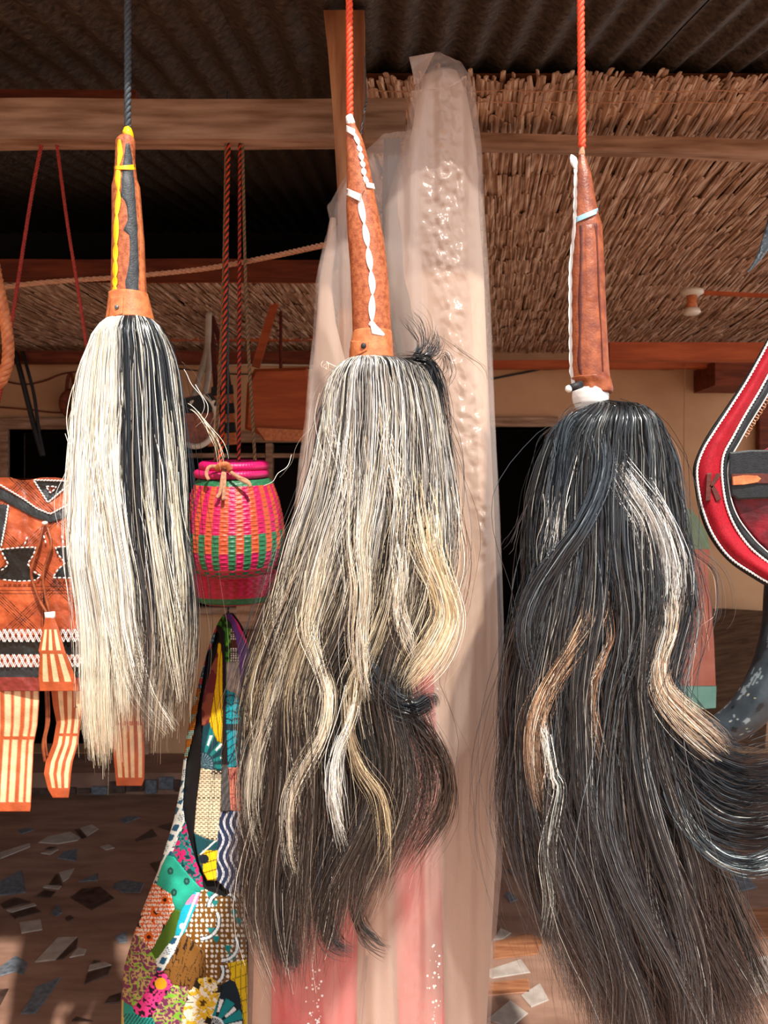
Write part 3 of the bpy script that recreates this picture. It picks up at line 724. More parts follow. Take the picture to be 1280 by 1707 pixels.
def lockm(path, n, rg, Yc, k=26, jit=2.0, ends=.2, wavy=2.0, starts=.45, power=1.0):
    """path rows: (x, y, half width px, depth offset m)"""
    p = smooth_path(path, 120); s = np.linspace(0, 1, 120)
    u = np.clip(rg.normal(0, 1.0, n), -2.6, 2.6); v = rg.normal(0, .5, n)
    st = rg.uniform(0, starts, n); en = 1 - np.abs(rg.normal(0, ends, n)); en = np.clip(en, .35, 1)
    q = st[:, None] + (en - st)[:, None] * np.linspace(0, 1, k) ** power
    X = np.interp(q, s, p[:, 0]); Yp = np.interp(q, s, p[:, 1]); W = np.interp(q, s, p[:, 2]); D = np.interp(q, s, p[:, 3])
    T = np.gradient(p[:, :2], axis=0); T /= np.linalg.norm(T, axis=1)[:, None] + 1e-9
    nx = np.interp(q, s, -T[:, 1]); ny = np.interp(q, s, T[:, 0])
    ctrl = np.cumsum(rg.normal(0, 1, (n, 5)), 1); ctrl -= ctrl[:, :1]
    ti = np.linspace(0, 4 - 1e-6, k); i0 = ti.astype(int); f = ti - i0; f = f * f * (3 - 2 * f)
    wan = (ctrl[:, i0] * (1 - f) + ctrl[:, np.minimum(i0 + 1, 4)] * f) * jit
    tw = rg.uniform(0, 6.28, n)[:, None]
    o = u[:, None] * W + wan + wavy * np.sin(q * 9 + tw * .3) * u[:, None]
    px = X + nx * o; py = Yp + ny * o
    Yd = Yc - D * rg.uniform(.72, 1.02, (n, 1)) - (v[:, None] * W * .4 + wan * .3) / F * Yc
    return px, py, Yd, u, v

def colmix(n, k, pal, wts, rg, var=.12):
    pal = np.array([lin(c) for c in pal]); i = rg.choice(len(pal), n, p=np.array(wts) / sum(wts))
    c = pal[i] * np.exp(rg.normal(0, var * 1.15, (n, 1))); c = c[:, None] * (1 + .10 * np.sin(np.linspace(0, 14, k)[None] * rg.uniform(.5, 1.5, (n, 1)) + rg.uniform(0, 6, (n, 1))))[..., None]; return c

def stack(lst):
    Vs, Fs, Cs, n = [], [], [], 0
    for V, f, c in lst: Vs.append(V); Fs.append(f + n); Cs.append(c); n += len(V)
    return np.concatenate(Vs), np.concatenate(Fs), np.concatenate(Cs)

CREAM = ['#fbf6ea', '#f2ead8', '#e6dcc4', '#d8c8a6', '#ffffff']
BLACK = ['#0f1216', '#171c22', '#1d252d', '#231c1a']

# --- whisk 1
rg = np.random.default_rng(101)
L1 = [(531, 184), (545, 168), (560, 158), (590, 148), (620, 140), (700, 128), (800, 121), (880, 117), (940, 119), (1000, 130), (1060, 138), (1120, 142), (1180, 146), (1250, 152)]
R1 = [(531, 253), (545, 268), (560, 276), (590, 287), (620, 293), (700, 304), (800, 312), (900, 318), (980, 328), (1040, 332), (1100, 328), (1160, 318), (1250, 312)]
def yend1(u, ci, rg):
    base = np.interp(u, [-1, -.75, -.5, -.3, 0, .3, .6, 1], [1225, 1235, 1215, 1150, 1165, 1200, 1195, 1140])
    e = base + rg.normal(0, 22, len(u)); sh = rg.uniform(0, 1, len(u)) < .3
    return np.where(sh, e - rg.uniform(0, 260, len(u)), e)
n = 7000; k = 24
px, py, Yd, u, v, ci, fl = strands_env(n, L1, R1, 531, yend1, Y1, k, rg, 60, .052, (4, .010), .55, 2.6)
gap = np.exp(-((u + .38) / .12) ** 2)[:, None] * np.clip((py - 1020) / 120, 0, 1)
px = px + np.where(u > -.38, 16, -12)[:, None] * gap
light = colmix(n, k, CREAM, [4, 4, 2, .7, 3], rg, .08)
dark = colmix(n, k, BLACK, [3, 3, 3, 1], rg, .3)
brown = colmix(n, k, ['#d8c0a0', '#c8a888', '#a88468', '#5a4438'], [4, 3, 2, 2], rg, .15)
pl_ = np.where(u < -.04, .97, .10); pl_ = np.where((u > .45) & (u < .58), .4, pl_); pl_ = np.where(u > .95, .6, pl_); pl_ = np.where((u > -.10) & (u < .02), .6, pl_)
isl = rg.uniform(0, 1, n) < pl_
t_low = np.clip((py - rg.normal(980, 70, n)[:, None]) / 260, 0, 1)[..., None]
col = np.where(isl[:, None, None], light * (1 - .22 * t_low * np.array([.4, .8, 1.5])), dark)
switch = (rg.uniform(0, 1, n) < .5)[:, None, None] & (u > -.1)[:, None, None]
col = np.where(switch, col * (1 - t_low) + brown * t_low, col)
A = [hair_mesh(px, py, Yd, Y1, rg.uniform(.0006, .0011, n), col, rg)]
for pth, m_, pal, wt in [
    ([(238, 700, 4, .045), (245, 790, 8, .055), (256, 880, 9, .058), (272, 980, 9, .055), (286, 1080, 9, .05), (300, 1180, 8, .04)], 60, CREAM, [1, 3, 4, 4, 0]),
    ([(186, 540, 6, .030), (182, 640, 14, .05), (178, 760, 13, .055), (190, 860, 12, .058), (206, 960, 11, .055), (214, 1050, 9, .05), (240, 1150, 10, .045), (290, 1222, 7, .035)], 200, CREAM, [4, 4, 2, 1, 3]),
    ([(272, 640, 3, .035), (282, 760, 6, .04), (292, 880, 7, .042), (300, 980, 7, .04), (296, 1100, 9, .035)], 50, CREAM, [1, 3, 4, 3, 0]),
    ([(300, 670, 1.5, .01), (330, 690, 3, .01), (362, 740, 6, .01), (372, 790, 8, .01)], 8, CREAM, [1, 3, 4, 3, 0]),
    ([(134, 620, 1.5, 0), (112, 690, 3, 0), (118, 760, 3, 0), (104, 830, 4, 0), (112, 900, 3, 0)], 7, CREAM, [3, 3, 1, 0, 0]),
    ([(296, 600, 1.2, 0), (325, 640, 2, 0), (345, 680, 3, 0), (320, 715, 4, 0)], 3, CREAM, [3, 3, 1, 0, 0])]:
    a_, b_, c_, u_, v_ = lockm(pth, m_, rg, Y1, 20, 2.2)
    A.append(hair_mesh(a_, b_, c_, Y1, rg.uniform(.0006, .001, m_), colmix(m_, 20, pal, wt, rg, .3), rg, True))
V, Fc, cc = stack(A)
O('hair_tail', V, Fc, M['hair'], whisk1, kind='stuff', col=cc)

# --- whisk 2
rg = np.random.default_rng(202)
L2 = [(600, 584), (606, 570), (618, 556), (640, 545), (700, 536), (780, 521), (840, 502), (900, 480), (960, 462), (1030, 445), (1100, 428), (1180, 410), (1260, 398), (1340, 392), (1400, 388), (1470, 392), (1540, 410), (1620, 440)]
R2 = [(600, 655), (606, 690), (618, 712), (650, 728), (700, 737), (760, 741), (850, 748), (930, 750), (1000, 745), (1050, 730), (1100, 708), (1140, 695), (1180, 708), (1240, 728), (1300, 733), (1350, 722), (1400, 700), (1440, 680), (1500, 655), (1560, 625), (1620, 600)]
def yend2d(u, ci, rg):
    base = np.interp(u, [-1, -.7, -.4, -.1, .2, .5, .8, 1], [1530, 1590, 1600, 1560, 1550, 1500, 1440, 1400])
    e = base + rg.normal(0, 30, len(u)); sh = rg.uniform(0, 1, len(u)) < .35
    return np.where(sh, e - rg.uniform(0, 420, len(u)), e)
def yend2l(u, ci, rg):
    h = (ci * 7919 % 13) / 13.0
    return 960 + 230 * h + np.interp(u, [-1, 0, 1], [60, 30, 0]) + rg.normal(0, 55, len(u))
sway2 = lambda y: 14 * np.sin((y - 600) / 118.0) * np.clip((y - 640) / 200, 0, 1) * np.clip((1500 - y) / 300, 0, 1) * .6
A = []
n = 5600; k = 28
px, py, Yd, u, v, ci, fl = strands_env(n, L2, R2, 600, yend2d, Y2_, k, rg, 90, .062, (11, .013), .6, 5.0, sway=sway2)
dark = colmix(n, k, ['#131517', '#1c1e20', '#2a221e', '#3a2c24', '#54443a', '#8a7c70', '#cfc4b4'], [5, 5, 3, 2.4, 1.4, 1.0, .6], rg, .45)
A.append(hair_mesh(px, py, Yd + .004, Y2_, rg.uniform(.0006, .001, n), dark, rg))
n = 3300; k = 24
px, py, Yd, u, v, ci, fl = strands_env(n, L2, R2, 601, yend2l, Y2_, k, rg, 60, .062, (8, .013), .6, 3.6, sway=sway2)
lt = colmix(n, k, ['#f6f2ec', '#ddd6cc', '#c4bcb0', '#e2d2b6', '#8a847c', '#26282c'], [5, 4, 2, 3, 2, 5], rg, .15)
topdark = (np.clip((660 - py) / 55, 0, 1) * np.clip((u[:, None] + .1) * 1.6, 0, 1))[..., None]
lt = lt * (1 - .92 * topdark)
tip = np.clip((py - 850) / 200, 0, 1)[..., None]; lt = lt * (1 - tip * np.array([.10, .22, .42]))
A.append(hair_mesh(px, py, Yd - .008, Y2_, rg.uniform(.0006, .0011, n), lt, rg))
W2 = ['#f6f0e4', '#e8dcc6', '#d4c0a0', '#b89c7c']; D2 = BLACK
for pth, m_, pal, wt in [
    ([(690, 780, 10, .055), (700, 860, 15, .06), (712, 920, 14, .06), (735, 980, 12, .055), (745, 1030, 12, .05), (725, 1080, 13, .05), (695, 1120, 12, .045), (672, 1150, 9, .04)], 208, ['#f2e4c8', '#e6cfa4', '#d8bc90', '#f6f0e2'], [3, 3, 2, 2]),
    ([(660, 880, 8, .06), (668, 950, 8, .066), (664, 1010, 7, .066), (676, 1060, 6, .062), (690, 1105, 5, .055)], 74, W2, [4, 4, 2, 1]),
    ([(600, 700, 10, .06), (606, 800, 14, .066), (598, 900, 13, .07), (604, 980, 11, .07), (600, 1060, 8, .066), (604, 1120, 6, .064), (614, 1170, 5, .06)], 128, W2, [3, 4, 3, 1]),
    ([(560, 820, 10, .05), (540, 900, 13, .055), (528, 980, 12, .06), (516, 1050, 9, .06), (532, 1110, 7, .062), (545, 1160, 6, .062), (536, 1220, 5, .06), (505, 1280, 5, .056), (482, 1340, 4, .05), (484, 1420, 4, .04), (500, 1470, 4, .04)], 118, W2, [3, 4, 3, 1]),
    ([(590, 1130, 4, .06), (582, 1200, 5, .066), (560, 1260, 7, .068), (556, 1310, 7, .068), (562, 1360, 5, .062), (576, 1420, 4, .055)], 64, ['#ffffff', '#f4f0e6', '#e0d4bc'], [4, 4, 2]),
    ([(600, 1090, 4, .06), (590, 1160, 5, .064), (582, 1220, 5, .064), (600, 1280, 6, .062), (632, 1330, 6, .058), (642, 1400, 6, .05), (636, 1470, 6, .04)], 74, ['#c8b490', '#a89070', '#8a745a'], [2, 3, 3]),
    ([(470, 950, 8, .035), (462, 1040, 9, .04), (470, 1110, 8, .045), (452, 1180, 8, .045), (425, 1260, 8, .04), (418, 1350, 7, .035), (440, 1450, 7, .03)], 88, ['#cfc4b0', '#a89c8c', '#6e645a'], [3, 3, 2]),
    ([(655, 603, 4, .03), (690, 603, 5, .03), (716, 612, 7, .03), (728, 660, 7, .028), (730, 720, 6, .02), (722, 790, 5, .01)], 260, D2, [3, 3, 2, 2]),
    ([(655, 603, 4, .025), (690, 600, 5, .02), (715, 592, 5, .015), (727, 572, 5, .012), (726, 548, 5, .012)], 70, D2, [3, 3, 2, 2]),
    ([(660, 602, 4, .015), (690, 596, 6, .012), (706, 570, 8, .01), (698, 540, 10, .01), (680, 515, 12, .01)], 42, D2, [3, 3, 1, 3]),
    ([(716, 605, 4, .015), (742, 590, 5, .012), (752, 620, 8, .01), (738, 650, 7, .01)], 16, D2, [3, 3, 1, 2]),
    ([(718, 545, 1.2, .012), (760, 580, 3, .01), (800, 612, 6, .01), (818, 640, 6, .01)], 5, D2, [3, 3, 1, 3]),
    ([(600, 1030, 12, .045), (610, 1090, 12, .05), (628, 1130, 11, .055), (655, 1168, 9, .055), (690, 1178, 8, .052), (718, 1164, 6, .05), (722, 1182, 4, .05)], 330, D2, [4, 4, 3, 2]),
    ([(660, 1185, 8, .03), (700, 1210, 9, .025), (735, 1260, 8, .02), (746, 1310, 7, .02), (736, 1360, 7, .02), (704, 1410, 8, .02), (672, 1460, 10, .02)], 190, ['#2a201c', '#3a2a22', '#54392c', '#1a1614'], [3, 3, 2, 3]),
    ([(560, 1380, 9, .04), (545, 1450, 9, .045), (540, 1520, 8, .045), (556, 1570, 7, .04), (592, 1590, 5, .035)], 200, D2, [3, 3, 2, 3]),
    ([(470, 1420, 9, .03), (462, 1500, 9, .035), (470, 1570, 8, .035), (488, 1602, 6, .03), (500, 1612, 5, .03)], 200, D2, [3, 3, 2, 3]),
    ([(600, 1400, 8, .03), (592, 1480, 8, .03), (600, 1540, 6, .03), (625, 1572, 5, .03), (650, 1585, 4, .03)], 90, ['#2a201c', '#4a342a', '#1a1614'], [3, 3, 3]),
    ([(640, 640, 8, .05), (640, 700, 9, .06), (656, 770, 9, .062), (672, 850, 9, .064), (668, 930, 8, .062)], 99, W2, [4, 4, 3, 1]),
    ([(560, 640, 9, .03), (562, 720, 12, .045), (585, 790, 12, .055), (600, 850, 10, .06)], 128, W2, [5, 4, 1, 0]),
    ([(588, 603, 1, .02), (565, 615, 2, .02), (540, 610, 2, .02), (548, 606, 2, .02)], 5, W2, [4, 4, 3, 1]),
    ([(530, 700, 1.2, .0), (498, 730, 2, .0), (478, 768, 3, .0), (448, 792, 4, .0), (420, 815, 4, 0)], 2, W2, [4, 4, 3, 1]),
    ([(740, 780, 3, .02), (762, 860, 8, .02), (770, 940, 12, .02), (745, 1030, 14, .02), (730, 1090, 14, .02)], 40, ['#c8a080', '#8a6048', '#5a4034', '#e8d4b8'], [3, 3, 2, 3])]:
    a_, b_, c_, u_, v_ = lockm(pth, m_, rg, Y2_, 24, 2.8)
    A.append(hair_mesh(a_, b_, c_, Y2_, rg.uniform(.0006, .001, m_), colmix(m_, 24, pal, wt, rg, .3), rg, True))
V, Fc, cc = stack(A)
O('hair_tail', V, Fc, M['hair'], whisk2, kind='stuff', col=cc)

# --- whisk 3
rg = np.random.default_rng(303)
L3 = [(668, 990), (678, 972), (688, 957), (698, 940), (710, 926), (725, 915), (770, 902), (830, 888), (900, 878), (970, 872), (1040, 865), (1120, 858), (1200, 852), (1300, 848), (1380, 856), (1450, 872), (1520, 890), (1600, 912), (1707, 930), (1800, 950)]
R3 = [(668, 1014), (671, 1045), (678, 1072), (690, 1088), (710, 1102), (760, 1118), (830, 1124), (900, 1132), (970, 1140), (1020, 1142), (1080, 1132), (1140, 1120), (1200, 1132), (1300, 1158), (1400, 1175), (1500, 1195), (1600, 1222), (1707, 1235), (1800, 1240)]
def yend3(u, ci, rg):
    base = np.interp(u, [-1, -.7, -.4, 0, .4, .8, 1], [1560, 1680, 1750, 1790, 1790, 1770, 1720])
    e = base + rg.normal(0, 35, len(u)); sh = rg.uniform(0, 1, len(u)) < .4
    return np.where(sh, e - rg.uniform(0, 620, len(u)), e)
sway3 = lambda y: 10 * np.sin((y - 700) / 130.0) * np.clip((y - 760) / 250, 0, 1)
A = []
n = 8600; k = 30
px, py, Yd, u, v, ci, fl = strands_env(n, L3, R3, 668, yend3, Y3, k, rg, 110, .068, (13, .0125), .62, 5.4, fly=.10, sway=sway3)
B3 = ['#101418', '#161c22', '#1e262e', '#262224', '#34261f', '#5c6468', '#a8a49a']
dark = colmix(n, k, B3, [5, 5, 4, 3, 1.6, 1.8, 1.3], rg, .5)
red = np.clip((py - 1250) / 400, 0, 1)[..., None] * (rg.uniform(0, 1, n) < .65)[:, None, None]
dark = dark * (1 - red * .5) + red * .5 * np.array(lin('#4c3028'))
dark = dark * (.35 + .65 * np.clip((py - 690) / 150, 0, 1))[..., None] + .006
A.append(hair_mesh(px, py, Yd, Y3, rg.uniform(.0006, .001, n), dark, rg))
G3 = ['#12181e', '#1c242c', '#46525c', '#0e1216', '#8c979c']; Wt = ['#f0eeea', '#dcd8d0', '#c0bab0', '#4a4c50']
for pth, m_, pal, wt in [
    ([(1000, 740, 6, .052), (1022, 770, 11, .062), (1052, 815, 15, .068), (1084, 865, 16, .066), (1102, 925, 17, .06), (1108, 975, 15, .056), (1104, 1015, 12, .054)], 297, Wt, [6, 5, 3, 1]),
    ([(1094, 950, 13, .05), (1108, 1000, 12, .054), (1110, 1050, 10, .052), (1098, 1100, 9, .052), (1104, 1150, 9, .056), (1140, 1195, 11, .058), (1185, 1235, 12, .056), (1212, 1262, 10, .05)], 204, ['#f0e0c8', '#dcc0a0', '#b89070', '#8a6850', '#f8f0e4'], [4, 3, 2, 1.2, 2]),
    ([(988, 682, 6, .040), (1000, 720, 8, .06), (1006, 765, 8, .07), (996, 820, 8, .075), (968, 880, 8, .075), (930, 935, 8, .066), (898, 990, 8, .056), (882, 1050, 8, .05), (892, 1110, 8, .046), (915, 1150, 6, .046)], 440, G3, [3, 4, 2.5, 3, 1]),
    ([(994, 682, 6, .038), (1035, 694, 10, .045), (1075, 720, 12, .045), (1100, 770, 12, .04), (1112, 840, 10, .036), (1120, 920, 9, .03), (1130, 1000, 9, .02)], 420, G3, [4, 4, 2, 4, 1]),
    ([(980, 684, 5, .038), (954, 706, 8, .045), (942, 760, 10, .05), (935, 840, 10, .052), (922, 930, 10, .05), (905, 1010, 10, .045)], 300, G3, [4, 4, 3, 3, 1]),
    ([(930, 800, 9, .055), (925, 880, 10, .06), (915, 950, 9, .06)], 34, Wt, [1, 2, 4, 3]),
    ([(1010, 860, 14, .06), (1030, 930, 14, .066), (1046, 1000, 13, .066), (1052, 1080, 12, .062), (1060, 1160, 12, .06), (1068, 1260, 12, .055), (1080, 1380, 12, .05)], 380, G3, [3, 4, 2.5, 3, 1.3]),
    ([(990, 960, 7, .06), (985, 1020, 9, .066), (960, 1070, 9, .066), (928, 1120, 9, .062), (902, 1170, 8, .058), (888, 1230, 6, .055), (894, 1310, 5, .05), (910, 1370, 4, .046)], 130, ['#f0e4d0', '#d0b090', '#a87858', '#6a4a38'], [2, 4, 3, 2]),
    ([(1010, 1000, 6, .06), (1016, 1060, 7, .066), (1000, 1110, 6, .066), (985, 1150, 6, .064), (988, 1210, 5, .06), (1005, 1270, 5, .056)], 62, ['#f0e4d0', '#d0b090', '#a87858', '#6a4a38'], [2, 3, 3, 2]),
    ([(904, 1190, 4, .058), (912, 1240, 4, .06), (922, 1290, 5, .06), (932, 1320, 5, .06), (914, 1420, 6, .055), (922, 1500, 6, .05), (910, 1570, 5, .04)], 55, ['#e8e4d8', '#b8c0b8', '#808c88'], [2, 3, 3]),
    ([(905, 1190, 2, .064), (912, 1240, 3, .066), (922, 1300, 3, .066), (932, 1328, 3, .066)], 20, ['#fff8f0', '#f0dcc8'], [3, 3]),
    ([(1090, 1130, 14, .04), (1120, 1200, 20, .045), (1165, 1262, 26, .045), (1230, 1300, 30, .04), (1300, 1300, 32, .03), (1360, 1280, 30, .02)], 760, B3, [4, 5, 5, 3, 2, .6, .1]),
    ([(1085, 1180, 14, .04), (1110, 1260, 20, .045), (1150, 1330, 25, .045), (1210, 1375, 27, .045), (1280, 1380, 28, .04), (1350, 1350, 28, .03)], 620, B3, [4, 5, 5, 3, 2, .8, .2]),
    ([(1110, 1260, 9, .05), (1135, 1350, 9, .055), (1180, 1415, 8, .055), (1240, 1442, 8, .05), (1300, 1428, 9, .045), (1350, 1390, 9, .04)], 200, ['#2a343c', '#46525a', '#c0cac8', '#161c20'], [3, 3, 2.2, 3]),
    ([(1130, 1300, 10, .03), (1160, 1380, 11, .03), (1200, 1470, 12, .03), (1235, 1560, 14, .03), (1270, 1640, 16, .03), (1300, 1700, 26, .02)], 260, ['#2a2826', '#4a3a34', '#1a1a1c', '#7a5a48'], [4, 3, 3, .8]),
    ([(1120, 1400, 12, .04), (1140, 1480, 13, .04), (1180, 1560, 14, .04), (1225, 1640, 16, .04), (1265, 1720, 18, .03)], 330, ['#2e2220', '#402c26', '#1c1a1a', '#5a3c30'], [4, 3, 4, 1]),
    ([(1040, 1400, 12, .05), (1028, 1480, 13, .05), (1050, 1570, 13, .05), (1090, 1650, 14, .05), (1130, 1730, 14, .04)], 300, ['#2e2220', '#402c26', '#1c1a1a', '#5a3c30'], [4, 3, 4, 1]),
    ([(1190, 1440, 5, .02), (1215, 1500, 8, .02), (1200, 1560, 10, .02), (1230, 1620, 12, .02), (1260, 1660, 12, .02)], 60, ['#2a2c30', '#3a3c40', '#5a5450'], [3, 3, 1]),
    ([(870, 1000, 5, .02), (852, 1080, 7, .02), (842, 1180, 8, .02), (848, 1270, 8, .02), (838, 1350, 8, .02), (856, 1420, 8, .02)], 70, ['#2a2020', '#3a2a26', '#181a1e', '#8a6a58'], [3, 3, 3, 1]),
    ([(1150, 1440, 4, .03), (1180, 1480, 6, .03), (1192, 1530, 7, .03), (1200, 1590, 8, .03)], 36, ['#7a4634', '#9a6048', '#54342a'], [3, 2, 3]),
    ([(1118, 900, 2, .02), (1160, 920, 6, .02), (1200, 960, 8, .02), (1205, 1030, 9, .02), (1170, 1060, 8, .02)], 14, ['#2a2020', '#3a2a26', '#8a6a58'], [3, 3, 1]),
    ([(1118, 800, 2, .01), (1128, 860, 4, .01), (1150, 930, 6, .01), (1165, 1040, 10, .01), (1170, 1100, 10, .01)], 22, ['#2a2020', '#3a2a26', '#d8b898'], [3, 3, 2]),
    ([(1080, 700, 2, .01), (1115, 740, 5, .01), (1128, 790, 7, .01), (1120, 840, 7, .01)], 10, ['#2a2020', '#8a6a58', '#d8b898'], [3, 2, 2]),
    ([(900, 800, 1.5, .01), (868, 860, 4, .01), (850, 900, 5, .01), (838, 925, 5, .01)], 6, ['#4a4040', '#8a8078'], [2, 2])]:
    a_, b_, c_, u_, v_ = lockm(pth, m_, rg, Y3, 24, 2.8)
    A.append(hair_mesh(a_, b_, c_, Y3, rg.uniform(.0006, .001, m_), colmix(m_, 24, pal, wt, rg, .3), rg, True))
V, Fc, cc = stack(A)
O('hair_tail', V, Fc, M['hair'], whisk3, kind='stuff', col=cc)

# ------------------------------------------------------------------ plastic film round the hanging pink rolls
def film(name, L, R, Yc, depth, rows, cols, mat_, parent, seed, crink, top=None, smooth=True):
    ys = np.linspace(L[0][0], L[-1][0], rows) if top is None else None
    y0 = min(L[0][0], R[0][0]); y1 = L[-1][0]
    t = np.linspace(0, 1, rows)
    u = np.linspace(-1, 1, cols)
    Yp = (y0 + (y1 - y0) * t)[:, None] + 0 * u[None]
    if top is not None:                                 # slanting top edge
        tx = np.array(top, float)
        xl0, xr0 = L[0][1], R[0][1]
        for it in range(3):
            X0 = ip(Yp[0], L, 1) * (1 - u) / 2 + ip(Yp[0], R, 1) * (1 + u) / 2
            Yp[0] = np.interp(X0, tx[:, 0], tx[:, 1])
        Yp = Yp[0][None] + (y1 - Yp[0][None]) * t[:, None]
    xl, xr = ip(Yp, L, 1), ip(Yp, R, 1)
    X = (xl + xr) / 2 + u * (xr - xl) / 2
    bulge = depth * np.sqrt(np.maximum(0, 1 - np.abs(u) ** 2.4))[None] * np.clip((Yp - Yp[:1]) / 60 + .25, 0, 1)
    fold = .006 * vnoise(X / 30, Yp / 400, 1.0, seed, 2) + .004 * vnoise(X / 12, Yp / 300, 1.0, seed + 3, 1)
    c = crink(X, Yp)
    wx_ = X + 9 * vnoise(X, Yp, 30, seed + 9, 2); wy_ = Yp + 9 * vnoise(X, Yp, 30, seed + 19, 2)
    tri = lambda q: 2 * np.abs(q - np.floor(q + .5))
    cr = 0
    for (an, per, am) in ((.5, 41, .0058), (2.1, 27, .0044), (1.2, 19, .0030), (2.7, 14, .0022), (1.7, 9.5, .0012)):
        cr = cr + am * tri((wx_ * math.cos(an) + wy_ * math.sin(an)) / per)
    cr = cr * c * 1.0 + .0012 * (1 - c) * tri((wx_ + .1 * wy_) / 37)
    Yd = Yc - bulge - fold - cr
    V = PA(X, Yp, Yd); V[..., 0] = (X - 640) / F * Yc; V[..., 2] = CAMZ + (853.5 - Yp) / F * Yc
    col = np.repeat((.04 + .5 * c)[..., None], 3, -1).reshape(-1, 3)
    O(name, V.reshape(-1, 3), gridf(cols, rows), mat_, parent, smooth=smooth, col=col)

plas = empty('plastic_cover', P(650, 2000, 1.30), 'tall milky plastic film cover draped over the post behind the middle whisk', 'plastic cover')
def crk(X, Y):
    cx = np.interp(Y, [90, 200, 260, 330, 400, 480, 560, 640, 740, 800, 860, 940, 1100], [735, 742, 742, 740, 738, 750, 752, 765, 780, 786, 800, 800, 690])
    wd = np.interp(Y, [90, 150, 200, 300, 400, 480, 560, 700, 860, 900, 1000, 1150], [40, 30, 22, 42, 48, 34, 22, 30, 16, 10, 14, 20])
    a = np.clip(1.25 - np.abs(X - cx) / wd, 0, 1)
    b = .9 * np.clip(1.1 - np.hypot((X - 715) / 45, (Y - 1060) / 70), 0, 1)
    g = .55 + .45 * vnoise(X, Y, 45, 77, 2)
    return np.clip(np.maximum(a * np.interp(Y, [90, 180, 860, 950, 1100], [.35, 1, 1, .45, .15]) * (g + .3), b), 0, 1)
PLr = [(92, 722), (110, 712), (135, 698), (165, 683), (200, 680), (260, 668), (310, 651), (350, 641), (420, 640), (480, 648), (540, 662), (600, 676), (700, 690), (900, 660), (1200, 640), (1707, 596), (2060, 590)]
PRr = [(92, 736), (110, 768), (130, 783), (160, 792), (180, 795), (250, 803), (350, 808), (450, 815), (550, 820), (650, 824), (750, 828), (850, 834), (950, 838), (1050, 840), (1200, 842), (1350, 840), (1450, 836), (1550, 828), (1707, 818), (2060, 800)]
film('front_film', PLr, PRr, 1.300, .035, 640, 130, M['plastic'], plas, 31, crk, smooth=False)
# folded corner at the top
c_ = [P(682, 95, 1.29), P(725, 87, 1.285), P(712, 112, 1.283), P(699, 137, 1.288), P(690, 139, 1.29), P(687, 116, 1.292)]
cv = np.array(c_ + [(a, b + .004, c) for a, b, c in c_])
O('folded_corner', cv, [(0, 1, 2, 3, 4, 5), (11, 10, 9, 8, 7, 6)] + [(i, i + 6, (i + 1) % 6 + 6, (i + 1) % 6) for i in range(6)], M['plastic'], plas, col=np.full((12, 3), .2))
O('fold_crease', *tube(smooth_path([PW(np.array(685.), np.array(163.), 1.3, np.array(1.282)), PW(np.array(712.), np.array(167.), 1.3, np.array(1.266)), PW(np.array(745.), np.array(164.), 1.3, np.array(1.263)), PW(np.array(775.), np.array(138.), 1.3, np.array(1.28))], 20), .0012, 5), M['plastic'], plas, col=None)
PLl = [(225, 610), (300, 560), (345, 545), (365, 549), (385, 545), (410, 538), (470, 526), (560, 522), (620, 515), (700, 508), (770, 498), (850, 490), (900, 478), (1100, 450), (1300, 430), (1500, 416), (1707, 410), (2060, 405)]
PRl = [(225, 700), (345, 700), (600, 712), (900, 716), (1300, 740), (1707, 740), (2060, 735)]
def crl(X, Y): return .35 * np.clip(1.1 - np.abs(X - np.interp(Y, [400, 700, 1000], [530, 510, 480])) / 14, 0, 1) + .25 * np.clip(vnoise(X, Y, 60, 5, 2), 0, 1) + .5 * np.clip(1 - np.hypot((X - 700) / 40, (Y - 1080) / 70), 0, 1)
film('side_film', PLl, PRl, 1.345, .022, 420, 90, M['plastic'], plas, 41, crl, top=[(545, 345), (565, 338), (590, 300), (615, 250), (640, 226), (665, 222), (705, 215)])
# edge bead of the front film, caught by the sun
ey = np.linspace(240, 2000, 90)
def panel(name, Lp, Rp, Yc, bul, m, label, cat, seed, th=.006, nr=90, ncol=16, parent=None):
    ys = np.linspace(Lp[0][0], Lp[-1][0], nr); u = np.linspace(-1, 1, ncol)
    xl, xr = ip(ys, Lp, 1)[:, None], ip(ys, Rp, 1)[:, None]; X = (xl + xr) / 2 + u * (xr - xl) / 2; Yp = ys[:, None] + 0 * X
    Yd = Yc - bul * np.sqrt(np.maximum(0, 1 - u * u))[None] - .003 * vnoise(X / 15, Yp / 130, 1, seed, 2)
    Vf = PW(X, Yp, Yc, Yd).reshape(-1, 3); Vb = PW(X, Yp, Yc, Yc + th + 0 * Yd).reshape(-1, 3)
    n = ncol * nr; f = gridf(ncol, nr); ring = list(range(ncol)) + [ncol * (k + 1) - 1 for k in range(1, nr)] + [n - 1 - i for i in range(1, ncol)] + [ncol * (nr - 1 - k) for k in range(1, nr - 1)]
    Fc = [tuple(q) for q in f] + [tuple(q[::-1] + n) for q in f] + [(ring[i], ring[i] + n, ring[(i + 1) % len(ring)] + n, ring[(i + 1) % len(ring)]) for i in range(len(ring))]
    return O(name, np.vstack([Vf, Vb]), Fc, m, parent, label, cat, smooth=True)
panel('pink_roll', [(1270, 462), (1500, 455), (1707, 452), (2080, 450)], [(1270, 600), (1500, 597), (1707, 594), (2080, 592)], 1.362, .008, M['pink'], 'wide pink cloth roll seen through plastic below the middle whisk, left one', 'cloth roll', 3)
